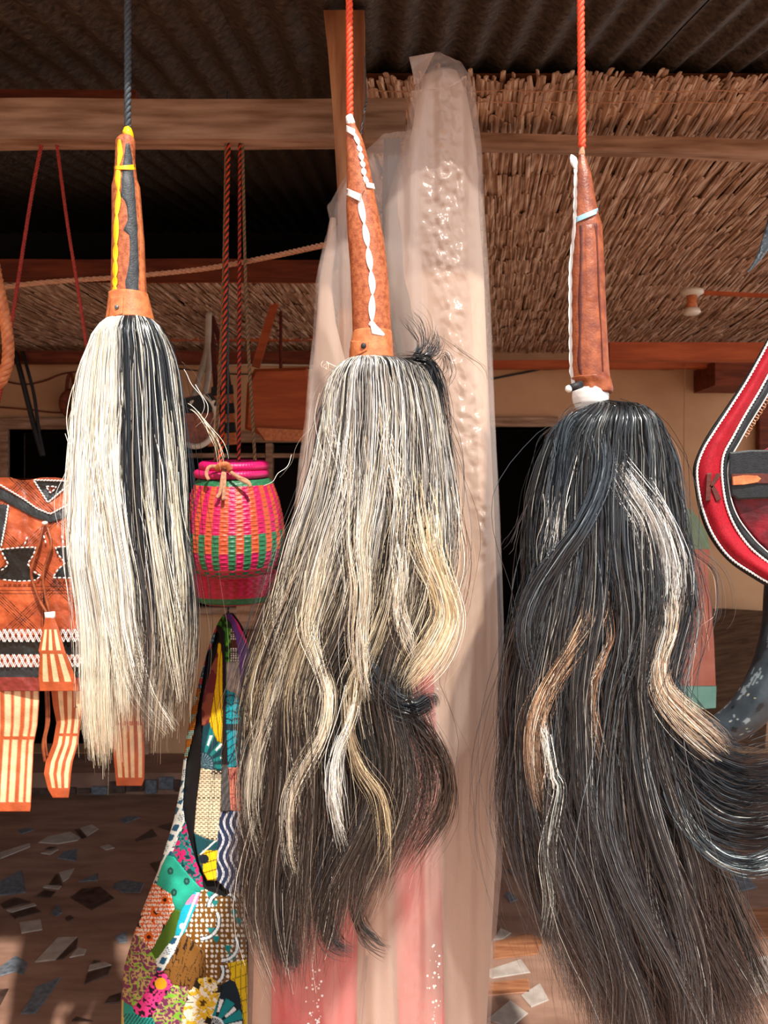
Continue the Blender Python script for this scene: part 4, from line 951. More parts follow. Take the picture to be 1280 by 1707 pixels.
panel('pink_roll', [(860, 700), (1100, 690), (1380, 655), (1500, 657), (1707, 664), (2080, 668)], [(860, 722), (1100, 722), (1380, 734), (1500, 737), (1707, 741), (2080, 744)], 1.340, .002, M['pink'], 'narrow pink cloth strip seen through plastic right of middle whisk tips', 'cloth roll', 4)
panel('beige_roll', [(120, 716), (165, 694), (200, 690), (260, 678), (310, 662), (350, 652), (420, 652), (480, 664), (600, 700), (900, 690), (1200, 650), (1707, 604), (2080, 600)],
      [(120, 762), (165, 780), (250, 794), (350, 798), (450, 806), (650, 814), (850, 824), (1050, 830), (1350, 831), (1550, 820), (1707, 811), (2080, 795)], 1.366, .010, M['beige_cloth'], 'tall beige cloth roll inside the plastic right of the middle whisk', 'cloth roll', 6)
panel('beige_roll', [(365, 550), (410, 543), (470, 532), (620, 521), (770, 504), (900, 486), (1100, 460), (1300, 440), (1500, 426), (1707, 420), (2080, 416)],
      [(365, 560), (410, 560), (470, 552), (540, 560), (700, 600), (900, 612), (2080, 606)], 1.378, .008, M['beige_cloth'], 'beige cloth under the plastic left of the wooden post', 'cloth roll', 7)
panel('grey_strip', [(232, 640), (330, 636), (480, 640), (620, 668)], [(232, 668), (330, 664), (480, 682), (620, 712)], 1.365, .004, M['grey_cloth'], 'dark grey cloth strip hanging inside the plastic beside the middle handle', 'cloth strip', 5)
# white flecks on the pink behind the film
fl = []
r_ = np.random.default_rng(4)
for i in range(64):
    if i % 2: x, y = r_.normal(722, 7), r_.uniform(1545, 1707)
    else: x, y = r_.choice([520, 534]) + r_.normal(0, 4), r_.uniform(1590, 1690)
    Yf = 1.297 if i % 2 else 1.3235
    s_ = r_.uniform(.0006, .0022)
    Yc_ = 1.3 if i % 2 else 1.345
    c = PW(x, y, Yc_, Yf - .032 if i % 2 else Yf - .012)
    fl.append(tube([c, c + np.array([0, .001, 0])], s_, 7))
O('white_flecks', *join(fl), M['lace_white'], plas, kind='stuff')

# ------------------------------------------------------------------ basket of dyed straw
YB = 1.6
def basket(name, label, cx, prof, seed, Yc, cols, rows, colour, amp=.0014, nw=22):
    """prof: (y, halfwidth px); woven relief: wefts in rows over upright stakes"""
    e = empty(name, tuple(PW(cx, prof[-1][0], Yc, Yc)), label, 'basket', 'woven straw baskets hanging on braided cords')
    return e
def weave(e, name, cx, prof, Yc, tilt, nc, nr, colour, nst=21, npass=58, amp=.0016):
    th = np.linspace(0, 2 * np.pi, nc, endpoint=False); t = np.linspace(0, 1, nr)
    P_ = np.array(prof, float); sl = np.concatenate([[0], np.cumsum(np.hypot(np.diff(P_[:, 0]), np.diff(P_[:, 1])))]); s = t * sl[-1]
    y = np.interp(s, sl, P_[:, 0]); hw = np.interp(s, sl, P_[:, 1])
    TH, T = np.meshgrid(th, t); row = T * npass; st = TH / (2 * np.pi) * nst
    over = np.sign(np.sin(np.pi * st * 2)) * np.where(np.floor(row) % 2 == 0, 1, -1)
    rel = amp * (np.abs(np.sin(np.pi * row)) ** .6) * (.55 + .45 * np.sin(2 * np.pi * st) * np.where(np.floor(row) % 2 == 0, 1, -1)) + .0007 * vnoise(TH * 30, T * 60, 1, 3)
    R = hw[:, None] / F * Yc + rel
    Xw = (cx - 640) / F * Yc + R * np.cos(TH); Yw = Yc - R * np.sin(TH)
    Zw = CAMZ + (853.5 - y[:, None]) / F * Yc + 0 * TH - (Yw - Yc) * tilt
    col = colour(TH, T, row, st)
    sh = .88 + .12 * np.random.default_rng(9).uniform(-1, 1, (npass + 1, nst * 2 + 1))[np.floor(row).astype(int), np.floor(st * 2).astype(int)]
    O(name, np.stack([Xw, Yw, Zw], -1).reshape(-1, 3), [tuple(q) for q in gridf(nc, nr, True)] + [tuple(range(nc - 1, -1, -1)), tuple(range(nc * (nr - 1), nc * nr))], M['straw'], e, smooth=True, col=(col * sh[..., None]).reshape(-1, 3))
def ring(e, name, cx, y, hw, Yc, tilt, r_, c1, nw=70, part_col=None):
    n = 200; a = np.linspace(0, 2 * np.pi, n, endpoint=False); R = hw / F * Yc
    c = np.stack([(cx - 640) / F * Yc + R * np.cos(a), Yc - R * np.sin(a), CAMZ + (853.5 - y) / F * Yc + R * np.sin(a) * tilt], -1)
    m = 14; V = []
    for i in range(n):
        rad = np.array([math.cos(a[i]), -math.sin(a[i]), 0])
        for j in range(m):
            b = 2 * math.pi * j / m; rr = r_ * (1 + .07 * math.sin(a[i] * nw + b))
            V.append(c[i] + rad * rr * math.cos(b) + np.array([0, 0, rr * math.sin(b)]))
    i0 = np.arange(n); Fc = []
    for i in range(n):
        for j in range(m): Fc.append((i * m + j, i * m + (j + 1) % m, ((i + 1) % n) * m + (j + 1) % m, ((i + 1) % n) * m + j))
    O(name, np.array(V), Fc, M['straw'], e, smooth=True, col=np.tile(np.array(lin(c1)), (n * m, 1)))
PK, OR, GR, RD = [np.array(lin(c)) for c in ('#d81a5e', '#d85a34', '#2e7a50', '#c41c3c')]
def col_basket(TH, T, row, st):
    stripe = (np.floor(st * 2) % 2 == 0)
    c = np.where(stripe[..., None], OR, PK)
    g = (np.floor(st * 2) % 2 == 1)
    mid = (T > .42) & (T < .70)
    c = np.where((mid & g)[..., None], GR, c)
    c = np.where((mid & ~g & (T > .56))[..., None], PK, c)
    chk = ((np.floor(st * 2) + np.floor(row / 2)) % 2 == 0) & (T > .72) & (T < .86)
    c = np.where(((T > .72) & (T <= .88))[..., None], PK, c); c = np.where(chk[..., None], GR, c)
    c = np.where((T > .88)[..., None], RD, c)
    c = np.where((T < .05)[..., None], GR, c)
    return c
bk = empty('straw_basket', tuple(PW(390, 960, YB, YB)), 'round pink orange and green woven straw basket with leather bow, upper one', 'basket', 'woven straw baskets hanging on braided cords')
weave(bk, 'woven_body', 390, [(797, 58), (806, 64), (830, 73), (860, 80), (890, 84), (910, 84), (925, 81), (938, 75), (948, 66), (955, 50), (958, 20)], YB, -.12, 260, 230, col_basket)
ring(bk, 'rim', 390, 776, 50, YB, -.12, .0095, '#e0186a')
ring(bk, 'lid_ring', 386, 789, 55, YB, -.12, .0085, '#d8206a')
B_ = lambda x, y, d: PW(640 + (x - 640) * (YB - d) / YB, 853.5 + (y - 853.5) * (YB - d) / YB, YB, YB - d)
for nm, pts, r_ in [('bow_strap', [(372, 779, .078), (350, 778, .083), (344, 790, .088), (348, 800, .090)], 3), ('bow_strap', [(373, 780, .082), (370, 800, .094), (366, 822, .100), (361, 830, .103)], 3),
                    ('bow_strap', [(374, 782, .082), (374, 805, .096), (372, 834, .104)], 3), ('bow_strap', [(376, 781, .080), (395, 794, .092), (412, 802, .096), (418, 812, .098)], 3),
                    ('bow_strap', [(378, 782, .080), (398, 798, .093), (414, 806, .099), (416, 812, .100)], 2.4), ('bow_knot', [(360, 783, .082), (368, 776, .092), (378, 775, .092), (384, 784, .086)], 5)]:
    V, Fc = tube(smooth_path([B_(*p) for p in pts], 16), r_ / F * YB, 8, flat=.45)
    O(nm, V, Fc, M['rope_tan'] if nm == 'bow_strap' else M['leather_band'], bk, smooth=True)
def col_b2(TH, T, row, st):
    c = np.where((np.floor(st * 2) % 2 == 0)[..., None], RD, PK); c = np.where(((T > .5) & (T < .68))[..., None], GR, c)
    return np.where(((T > .74) & (np.floor(st * 2) % 2 == 0))[..., None], OR, c)
bk2 = empty('straw_basket', tuple(PW(390, 1006, 1.68, 1.68)), 'pink woven basket with one green band, mostly hidden under the bow basket', 'basket', 'woven straw baskets hanging on braided cords')
weave(bk2, 'woven_body', 388, [(946, 60), (950, 70), (955, 74), (965, 73), (985, 68), (1000, 60), (1005, 45), (1006, 15)], 1.73, .0, 200, 120, col_b2, 30, 24)
# braided cords carrying them
def braid(name, pts, R, pitch, ca, cb, label, parent=None):
    parent = bk
    V, Fc, ids = rope_mesh([np.array(p) for p in pts], R, pitch, 4, 6, pitch / 8)
    pal = np.array([lin(ca), lin(cb), lin(ca), lin(cb)])
    return O(name, V, Fc, M['cord2'], parent, smooth=True, col=pal[ids])
def att(x, y): return P(x, y, YB + .022)
braid('braided_cord', [att(381, 236), P(376, 480, YB - .01), B_(371, 700, .02), B_(366, 774, .045)], .0046, .03, '#d8441c', '#2a1c18', 'thick orange and black braided cord rising from the basket rim, second from left')
braid('braided_cord', [att(377, 236), P(372, 480, YB + .01), B_(362, 700, -.01), B_(359, 770, .0)], .0035, .024, '#a85a34', '#5a5a38', 'thin brown green braided cord, leftmost above the basket')
braid('braided_cord', [att(400, 236), P(399, 500, YB + .01), B_(398, 768, .02)], .0040, .026, '#d03a1e', '#2a1816', 'red and black braided cord down the middle above the basket')
braid('braided_cord', [att(404, 236), P(411, 520, YB + .01), B_(425, 768, .02)], .0034, .022, '#a0603c', '#4a5236', 'thin brown green braided cord, rightmost above the basket')

def PX(x, y, Yc, Y):
    x, y, Y = np.broadcast_arrays(x, y, Y)
    return np.stack([(x - 640) / F * Y, Y, CAMZ + (853.5 - y) / F * Y], -1)

# ------------------------------------------------------------------ leather bag with fringe, far left
YL = 1.6
lb = empty('leather_bag', tuple(PX(75, 1350, YL, YL)), 'brown and black leather bag with white zigzag stitching and striped fringe at left', 'bag')
OB, OD, BK, WH = '#a8482a', '#6a2a1c', '#1c1c1e', '#f4ece0'
def paint_leather(X, Y):
    base = np.array(lin('#b0502c')); n1 = vnoise(X, Y, 22, 31, 3)
    c = base[None, None] * (1 + .45 * n1[..., None] * np.array([1, 1, 1])) + np.array([.10, .045, .02]) * np.clip(n1, 0, 1)[..., None]
    dk = np.array(lin('#3c1c16')); bkc = np.array(lin('#26282a'))
    # tooled diagonal lines in groups of four
    for (cx, cy) in ((75, 1010), (-45, 1010), (20, 870), (-60, 880), (140, 880), (195, 1010), (75, 1010)):
        pass
    per = 118.0
    for sgn in (1, -1):
        q = (X - 75 + sgn * (Y - 975) * 1.05) % per
        for o in (0, 5, 10, 15, 20): c = np.where((np.abs(q - o - 10) < .75)[..., None], dk, c)
    for yy in (978, 984, 990): c = np.where((np.abs(Y - yy) < .7)[..., None], dk, c)
    for xx in (69, 73): c = np.where(((np.abs(X - xx) < .9) & (Y > 965) & (Y < 1045))[..., None], dk, c)
    def fill(poly, cc): 
        nonlocal c
        c = np.where(inpoly(X, Y, poly)[..., None], np.array(lin(cc)), c)
    fill([(-60, 760), (0, 812), (60, 845), (84, 857), (112, 845), (160, 815), (215, 780), (215, 800), (160, 832), (110, 862), (84, 872), (55, 862), (0, 832), (-60, 792)], '#2a2e30')
    fill([(55, 800), (122, 802), (80, 838)], '#1c1c1c'); fill([(77, 811), (95, 812), (84, 824)], '#7a2c1e')
    fill([(-60, 835), (14, 842), (4, 912), (-60, 905)], '#2c3032')
    fill([(2, 916), (30, 914), (60, 913), (55, 925), (46, 942), (55, 955), (68, 960), (58, 968), (30, 969), (0, 966), (-4, 950), (14, 940), (6, 925)], '#1e1e1e')
    fill([(90, 914), (140, 908), (150, 965), (88, 964), (97, 948), (110, 940), (100, 928)], '#242a2c')
    fill([(-60, 1068), (215, 1066), (215, 1092), (-60, 1092)], '#242423'); fill([(-60, 1112), (215, 1110), (215, 1131), (-60, 1128)], '#30363a')
    fill([(-60, 1128), (215, 1131), (215, 1160), (-60, 1160)], '#8e3a34')
    return c
xs = np.linspace(-58, 212, 250); ys = np.linspace(796, 1152, 330); X, Y = np.meshgrid(xs, ys)
# outline: top edge dips, sides
top = 797 + 6 * vnoise(X, 0 * X, 40, 2) ; Yt = np.where(Y < top, top, Y)
bul = .045 * np.sqrt(np.maximum(0, 1 - ((X - 77) / 136) ** 2)) * np.clip((Y - 780) / 120, .3, 1)
Yd = YL + .015 - bul - .0035 * vnoise(X, Y, 34, 51, 2) - .0015 * vnoise(X, Y, 9, 52, 2)
Yd = Yd - .004 * inpoly(X, Y, [(-60, 760), (0, 832), (55, 862), (84, 872), (110, 862), (160, 832), (215, 800), (215, 700), (-60, 700)])
V = PX(X, Yt, YL, Yd).reshape(-1, 3); n = len(V); Vb = PX(X, Yt, YL, YL + .03 + 0 * X).reshape(-1, 3)
nx_, ny_ = len(xs), len(ys); rg_ = list(range(nx_)) + [nx_ * (k + 1) - 1 for k in range(1, ny_)] + [n - 1 - i for i in range(1, nx_)] + [nx_ * (ny_ - 1 - k) for k in range(1, ny_ - 1)]
f = gridf(nx_, ny_); rim = np.array([(rg_[i], rg_[i] + n, rg_[(i + 1) % len(rg_)] + n, rg_[(i + 1) % len(rg_)]) for i in range(len(rg_))])
cc = paint_leather(X, Y).reshape(-1, 3)
O('bag_body', np.vstack([V, Vb]), np.vstack([f, rim, [[n, n + nx_ * (ny_ - 1), 2 * n - 1, n + nx_ - 1]]]), M['hide'], lb, smooth=True, col=np.vstack([cc, cc]))
def bagY(x, y):
    return YL + .015 - .045 * np.sqrt(max(0, 1 - ((x - 77) / 136) ** 2)) * min(1, max(.3, (y - 780) / 120)) - .006
def stitches(polylines, ln, gap, r_, name, twist=False):
    parts = []
    for pl2 in polylines:
        p = np.array(pl2, float); s = np.concatenate([[0], np.cumsum(np.hypot(*np.diff(p, axis=0).T))]); d = 0
        while d + ln < s[-1]:
            a = [np.interp(d, s, p[:, i]) for i in (0, 1)]; b = [np.interp(d + ln, s, p[:, i]) for i in (0, 1)]
            if twist:
                tx, ty = (b[0] - a[0]) / ln, (b[1] - a[1]) / ln; a = [a[0] - ty * .8, a[1] + tx * .8]; b = [b[0] + ty * .8, b[1] - tx * .8]
            m_ = [(a[0] + b[0]) / 2, (a[1] + b[1]) / 2]
            parts.append(tube([PX(a[0], a[1], YL, bagY(*a)), PX(m_[0], m_[1], YL, bagY(*m_) - .0012), PX(b[0], b[1], YL, bagY(*b))], [r_ * .7, r_, r_ * .7], 5))
            d += ln + gap
    O(name, *join(parts), M['lace_white'], lb, kind='stuff', smooth=True)
stitches([[(-40, 780), (0, 808), (40, 832), (62, 848), (84, 857), (112, 842), (150, 818)], [(56, 800), (122, 802)], [(122, 802), (80, 838)], [(80, 838), (56, 800)], [(14, 842), (10, 870), (4, 900), (1, 916)]], 5, .4, .0019, 'white_cord', True)
stitches([[(2, 916), (30, 913), (60, 912), (56, 925), (46, 940), (56, 953), (68, 960), (58, 968), (30, 969), (0, 966)], [(0, 914), (8, 930), (14, 941), (4, 950), (-4, 953)],
          [(150, 910), (92, 912), (98, 926), (109, 938), (96, 950), (88, 963), (150, 964)], [(77, 811), (95, 811), (84, 823), (77, 811)], [(41, 908), (46, 893)], [(73, 893), (77, 908)], [(103, 893), (107, 910)]], 5.2, 3.0, .0018, 'white_stitches')
lat = []
for y0, y1 in ((1049, 1070), (1091, 1112)):
    for k in range(-3, 12):
        x0 = -50 + k * 19.5 if y0 == 1049 else -54 + k * 19.5
        for off in (0, 7):
            xa = x0 + off
            lat.append([(xa, y0), (xa + 9.7, y1), (xa + 19.5, y0)]); lat.append([(xa, y1), (xa + 9.7, y0), (xa + 19.5, y1)])
parts = []
for l_ in lat:
    if l_[0][0] < -55 or l_[2][0] > 205: continue
    parts.append(tube([PX(x, y, YL, bagY(x, y) - .001) for x, y in l_], .0011, 4))
O('white_lattice', *join(parts), M['lace_white'], lb, kind='stuff')
O('round_button', *lathe(PX(75, 872, YL, bagY(75, 872) - .004), [(-.004, .002), (-.003, .005), (0, .006), (.003, .005), (.004, .002)], 12), M['lace_white'], lb, smooth=True)
for pts in ([(72, 876), (66, 905), (58, 930), (52, 955), (58, 980), (68, 1005), (80, 1024)], [(78, 876), (86, 905), (80, 930), (72, 955), (74, 985), (80, 1010), (84, 1024)]):
    O('tassel_cord', *tube(smooth_path([PX(x, y, YL, bagY(x, y) - .006) for x, y in pts], 24), .0028, 8), M['leather2'], lb, smooth=True)
ring_ = O('white_ring', *tube([PX(83, 1020, YL, bagY(80, 1020) - .008), PX(84, 1033, YL, bagY(80, 1033) - .008)], .0105, 14, flat=.7), M['lace_white'], lb, smooth=True)
def tongue(name, rowsT, stripes, Yt_, seed, sq=(), ext=.0):
    """rows: (y, xl, xr); stripes: fractional (a,b) cream panels; sq: y breaks with no cream"""
    ys = np.linspace(rowsT[0][0], rowsT[-1][0], 120); u = np.linspace(0, 1, 48)
    xl, xr = ip(ys, rowsT, 1)[:, None], ip(ys, rowsT, 2)[:, None]; X = xl + (xr - xl) * u; Yp = ys[:, None] + 0 * X
    wob = .006 * np.sin(ys / 28 + seed)[:, None] * np.clip((ys - ys[0]) / 60, 0, 1)[:, None]
    Yd = Yt_ + wob - .003 * np.sin(np.pi * u)[None] + .0012 * vnoise(X, Yp, 14, seed)
    c = np.tile(np.array(lin('#c05c34')), (*X.shape, 1)) * (1 + .18 * vnoise(X, Yp, 30, seed + 2)[..., None])
    cream = np.zeros(X.shape, bool); cut = np.zeros(X.shape)
    for a, b in stripes: cream |= (u[None] > a) & (u[None] < b)
    for y0, y1 in sq: cream &= ~((Yp > y0) & (Yp < y1))
    c = np.where(cream[..., None], np.array(lin('#f6d2a4')), c); Yd = Yd - .0007 * (~cream)
    V = PX(X, Yp, Yt_, Yd).reshape(-1, 3); n = len(V); V2 = V + [0, .0022, 0]
    f = gridf(48, 120); rr = list(range(48)) + [48 * (k + 1) - 1 for k in range(1, 120)] + [n - 1 - i for i in range(1, 48)] + [48 * (119 - k) for k in range(1, 119)]
    rim = np.array([(rr[i], rr[i] + n, rr[(i + 1) % len(rr)] + n, rr[(i + 1) % len(rr)]) for i in range(len(rr))])
    c = c.reshape(-1, 3)
    O(name, np.vstack([V, V2]), np.vstack([f, f[:, ::-1] + n, rim]), M['hide'], lb, smooth=True, col=np.vstack([c, c * .6]))
st5 = [(.08, .17), (.26, .36), (.45, .56), (.65, .76), (.86, .97)]
tongue('striped_tongue', [(1128, -62, 65), (1170, -60, 65), (1210, -56, 62), (1240, -54, 56), (1345, -62, 51), (1353, -64, 50)], [(.03, .08), (.14, .2), (.27, .34), (.41, .48), (.55, .62), (.68, .75), (.81, .89), (.93, .985)], YL - .012, 1, [(1120, 1151), (1228, 1233), (1336, 1360)])
tongue('striped_tongue', [(1140, 84, 142), (1175, 88, 139), (1205, 94, 134), (1240, 88, 130), (1270, 76, 121), (1290, 73, 118), (1316, 80, 116), (1330, 88, 114)], [(.2, .35), (.48, .62), (.76, .92)], YL - .002, 2, [(1135, 1148), (1222, 1227), (1314, 1340)])
tongue('striped_tongue', [(1090, 190, 232), (1150, 190, 236), (1203, 187, 237), (1208, 186, 240), (1260, 189, 241), (1300, 193, 240), (1310, 194, 236)], [(.1, .24), (.34, .46), (.55, .68), (.80, .93)], YL - .004, 3, [(1080, 1108), (1202, 1209), (1296, 1320)])
tongue('tassel_flap', [(1030, 76, 91), (1046, 72, 97), (1085, 64, 108), (1090, 66, 110), (1130, 64, 126), (1152, 66, 131)], [(.12, .27), (.40, .55), (.70, .86)], YL - .052, 4, [(1020, 1049), (1084, 1090), (1136, 1160)])
for x, y0, y1, wd in ((76, 1135, 1270, 6), (80, 1135, 1262, 4), (164, 1150, 1256, 6), (171, 1150, 1250, 5), (128, 1150, 1180, 4)):
    V, Fc = tube(smooth_path([PX(x, y0, YL, YL - .004), PX(x + 2, (y0 + y1) / 2, YL, YL - .002), PX(x - 4, y1 - 30, YL, YL - .004), PX(x - 1, y1, YL, YL - .003)], 24), [wd / F * YL * .5] * 24, 6, flat=.25)
    O('thin_strap', V, Fc, M['leather2'], lb, smooth=True)
# its cords
O('red_cord', *rope_mesh([P(70, 236, 1.63), P(52, 330, 1.63), P(30, 470, 1.62), P(10, 600, 1.61), P(-8, 700, 1.6), P(-24, 800, 1.6)], .0040, .02, 3)[:2], M['rope_red'], lb, smooth=True)
O('red_cord', *rope_mesh([P(94, 236, 1.63), P(112, 370, 1.63), P(128, 470, 1.62), P(146, 590, 1.61), P(158, 700, 1.6), P(170, 800, 1.6)], .0036, .02, 3)[:2], M['rope_red'], lb, smooth=True)
V, Fc, _ = rope_mesh([P(-45, 240, 1.63), P(-20, 380, 1.55), P(-4, 470, 1.5), P(10, 540, 1.5), P(14, 590, 1.5), P(8, 620, 1.5), P(-4, 640, 1.5), P(-30, 640, 1.5)], .011, .05, 4, 8)
O('plaited_strap', V, Fc, M['leather_band'], None, 'thick plaited orange strap looping at the left edge', 'strap', smooth=True)

# ------------------------------------------------------------------ patchwork bag
YQ = 1.80
QL = [(1024, 372), (1040, 362), (1070, 350), (1120, 336), (1180, 320), (1240, 309), (1310, 301), (1370, 289), (1450, 264), (1510, 240), (1560, 222), (1610, 207), (1660, 203), (1707, 202), (1800, 212), (1880, 240)]
QR = [(1024, 386), (1040, 398), (1070, 412), (1120, 426), (1180, 424), (1240, 415), (1300, 408), (1380, 402), (1460, 404), (1540, 410), (1610, 412), (1707, 413), (1800, 405), (1880, 380)]
PT = [
 ('navydot', [(352,1050),(358,1070),(352,1110),(338,1148),(322,1150),(330,1110),(340,1080)]),
 ('bead', [(322,1145),(344,1148),(338,1180),(330,1215),(318,1262),(303,1265),(300,1230),(308,1190)]),
 ('hex', [(298,1262),(312,1265),(308,1320),(303,1345),(311,1368),(300,1400),(275,1440),(262,1470),(246,1480),(238,1465),(255,1430),(275,1395),(285,1370),(294,1310)]),
 ('lining', [(345,1090),(362,1060),(356,1110),(340,1160),(338,1190),(336,1260),(330,1330),(325,1400),(330,1440),(345,1470),(378,1478),(374,1494),(345,1480),(320,1440),(308,1375),(305,1330),(310,1270),(322,1225)]),
 ('dash', [(334,1280),(370,1285),(368,1310),(366,1402),(345,1398),(323,1388),(327,1340)]),
 ('leaf', [(338,1212),(350,1205),(362,1215),(370,1240),(370,1285),(334,1280),(335,1240)]),
 ('yellow', [(366,1075),(372,1100),(372,1240),(362,1235),(350,1208),(356,1170),(362,1120)]),
 ('wine', [(340,1150),(352,1110),(362,1090),(360,1130),(352,1180),(345,1206),(336,1210),(336,1180)]),
 ('strap', [(370,1050),(378,1055),(380,1290),(384,1350),(380,1365),(368,1350),(371,1200)]),
 ('green', [(374,1036),(384,1042),(384,1102),(375,1102)]),
 ('check', [(384,1048),(395,1060),(399,1102),(384,1102)]),
 ('silk', [(376,1103),(399,1103),(406,1170),(395,1160),(376,1148)]),
 ('scallop', [(376,1148),(392,1156),(407,1178),(410,1210),(408,1276),(380,1278),(377,1210)]),
 ('purple', [(384,1026),(402,1050),(420,1090),(427,1130),(424,1180),(410,1176),(402,1150),(398,1100),(392,1060)]),
 ('magenta', [(390,1028),(402,1040),(426,1080),(422,1087),(410,1075),(396,1048)]),
 ('coral', [(380,1280),(410,1278),(404,1352),(385,1350)]),
 ('wave', [(368,1352),(385,1352),(405,1354),(405,1480),(375,1482),(362,1460),(360,1410)]),
 ('leafyellow', [(323,1388),(345,1398),(364,1402),(358,1462),(345,1466),(335,1445),(328,1420)]),
 ('coralprint', [(309,1368),(316,1400),(325,1430),(338,1465),(334,1480),(318,1462),(300,1440),(285,1427),(293,1405)]),
 ('teal', [(278,1425),(290,1428),(318,1462),(337,1482),(310,1510),(298,1520),(285,1500),(260,1476),(268,1445)]),
 ('orangeflower', [(246,1462),(262,1475),(285,1490),(290,1520),(280,1540),(264,1574),(250,1588),(236,1574),(222,1548),(230,1510),(238,1480)]),
 ('olive', [(290,1515),(304,1518),(292,1560),(278,1580),(262,1597),(250,1588),(265,1560)]),
 ('cyan', [(325,1486),(337,1488),(320,1522),(305,1558),(290,1562),(300,1520),(312,1500)]),
 ('hex', [(290,1560),(302,1558),(287,1590),(265,1617),(248,1622),(262,1597)]),
 ('browndot', [(335,1483),(375,1496),(405,1490),(412,1560),(412,1600),(395,1612),(370,1637),(345,1627),(342,1590),(308,1555),(325,1515)]),
 ('brownline', [(305,1555),(342,1587),(342,1627),(325,1652),(300,1642),(275,1622),(290,1590)]),
 ('plum', [(205,1550),(232,1560),(255,1590),(262,1612),(247,1640),(235,1662),(222,1672),(200,1660),(196,1610)]),
 ('pinkspot', [(262,1618),(277,1625),(280,1650),(255,1682),(235,1695),(220,1692),(243,1650)]),
 ('plum', [(280,1650),(312,1643),(308,1680),(300,1730),(262,1730),(262,1680)]),
 ('yellowflower', [(328,1630),(352,1628),(367,1650),(352,1700),(335,1740),(298,1740),(305,1680),(318,1650)]),
 ('bigleaf', [(374,1640),(392,1636),(404,1690),(410,1760),(345,1760),(354,1690)]),
 ('yellow', [(378,1605),(416,1598),(416,1760),(408,1760),(402,1660),(388,1630)]),
 ('tealline', [(198,1670),(235,1695),(262,1712),(262,1760),(200,1760)]),
]
def H(c): return np.array(lin(c))
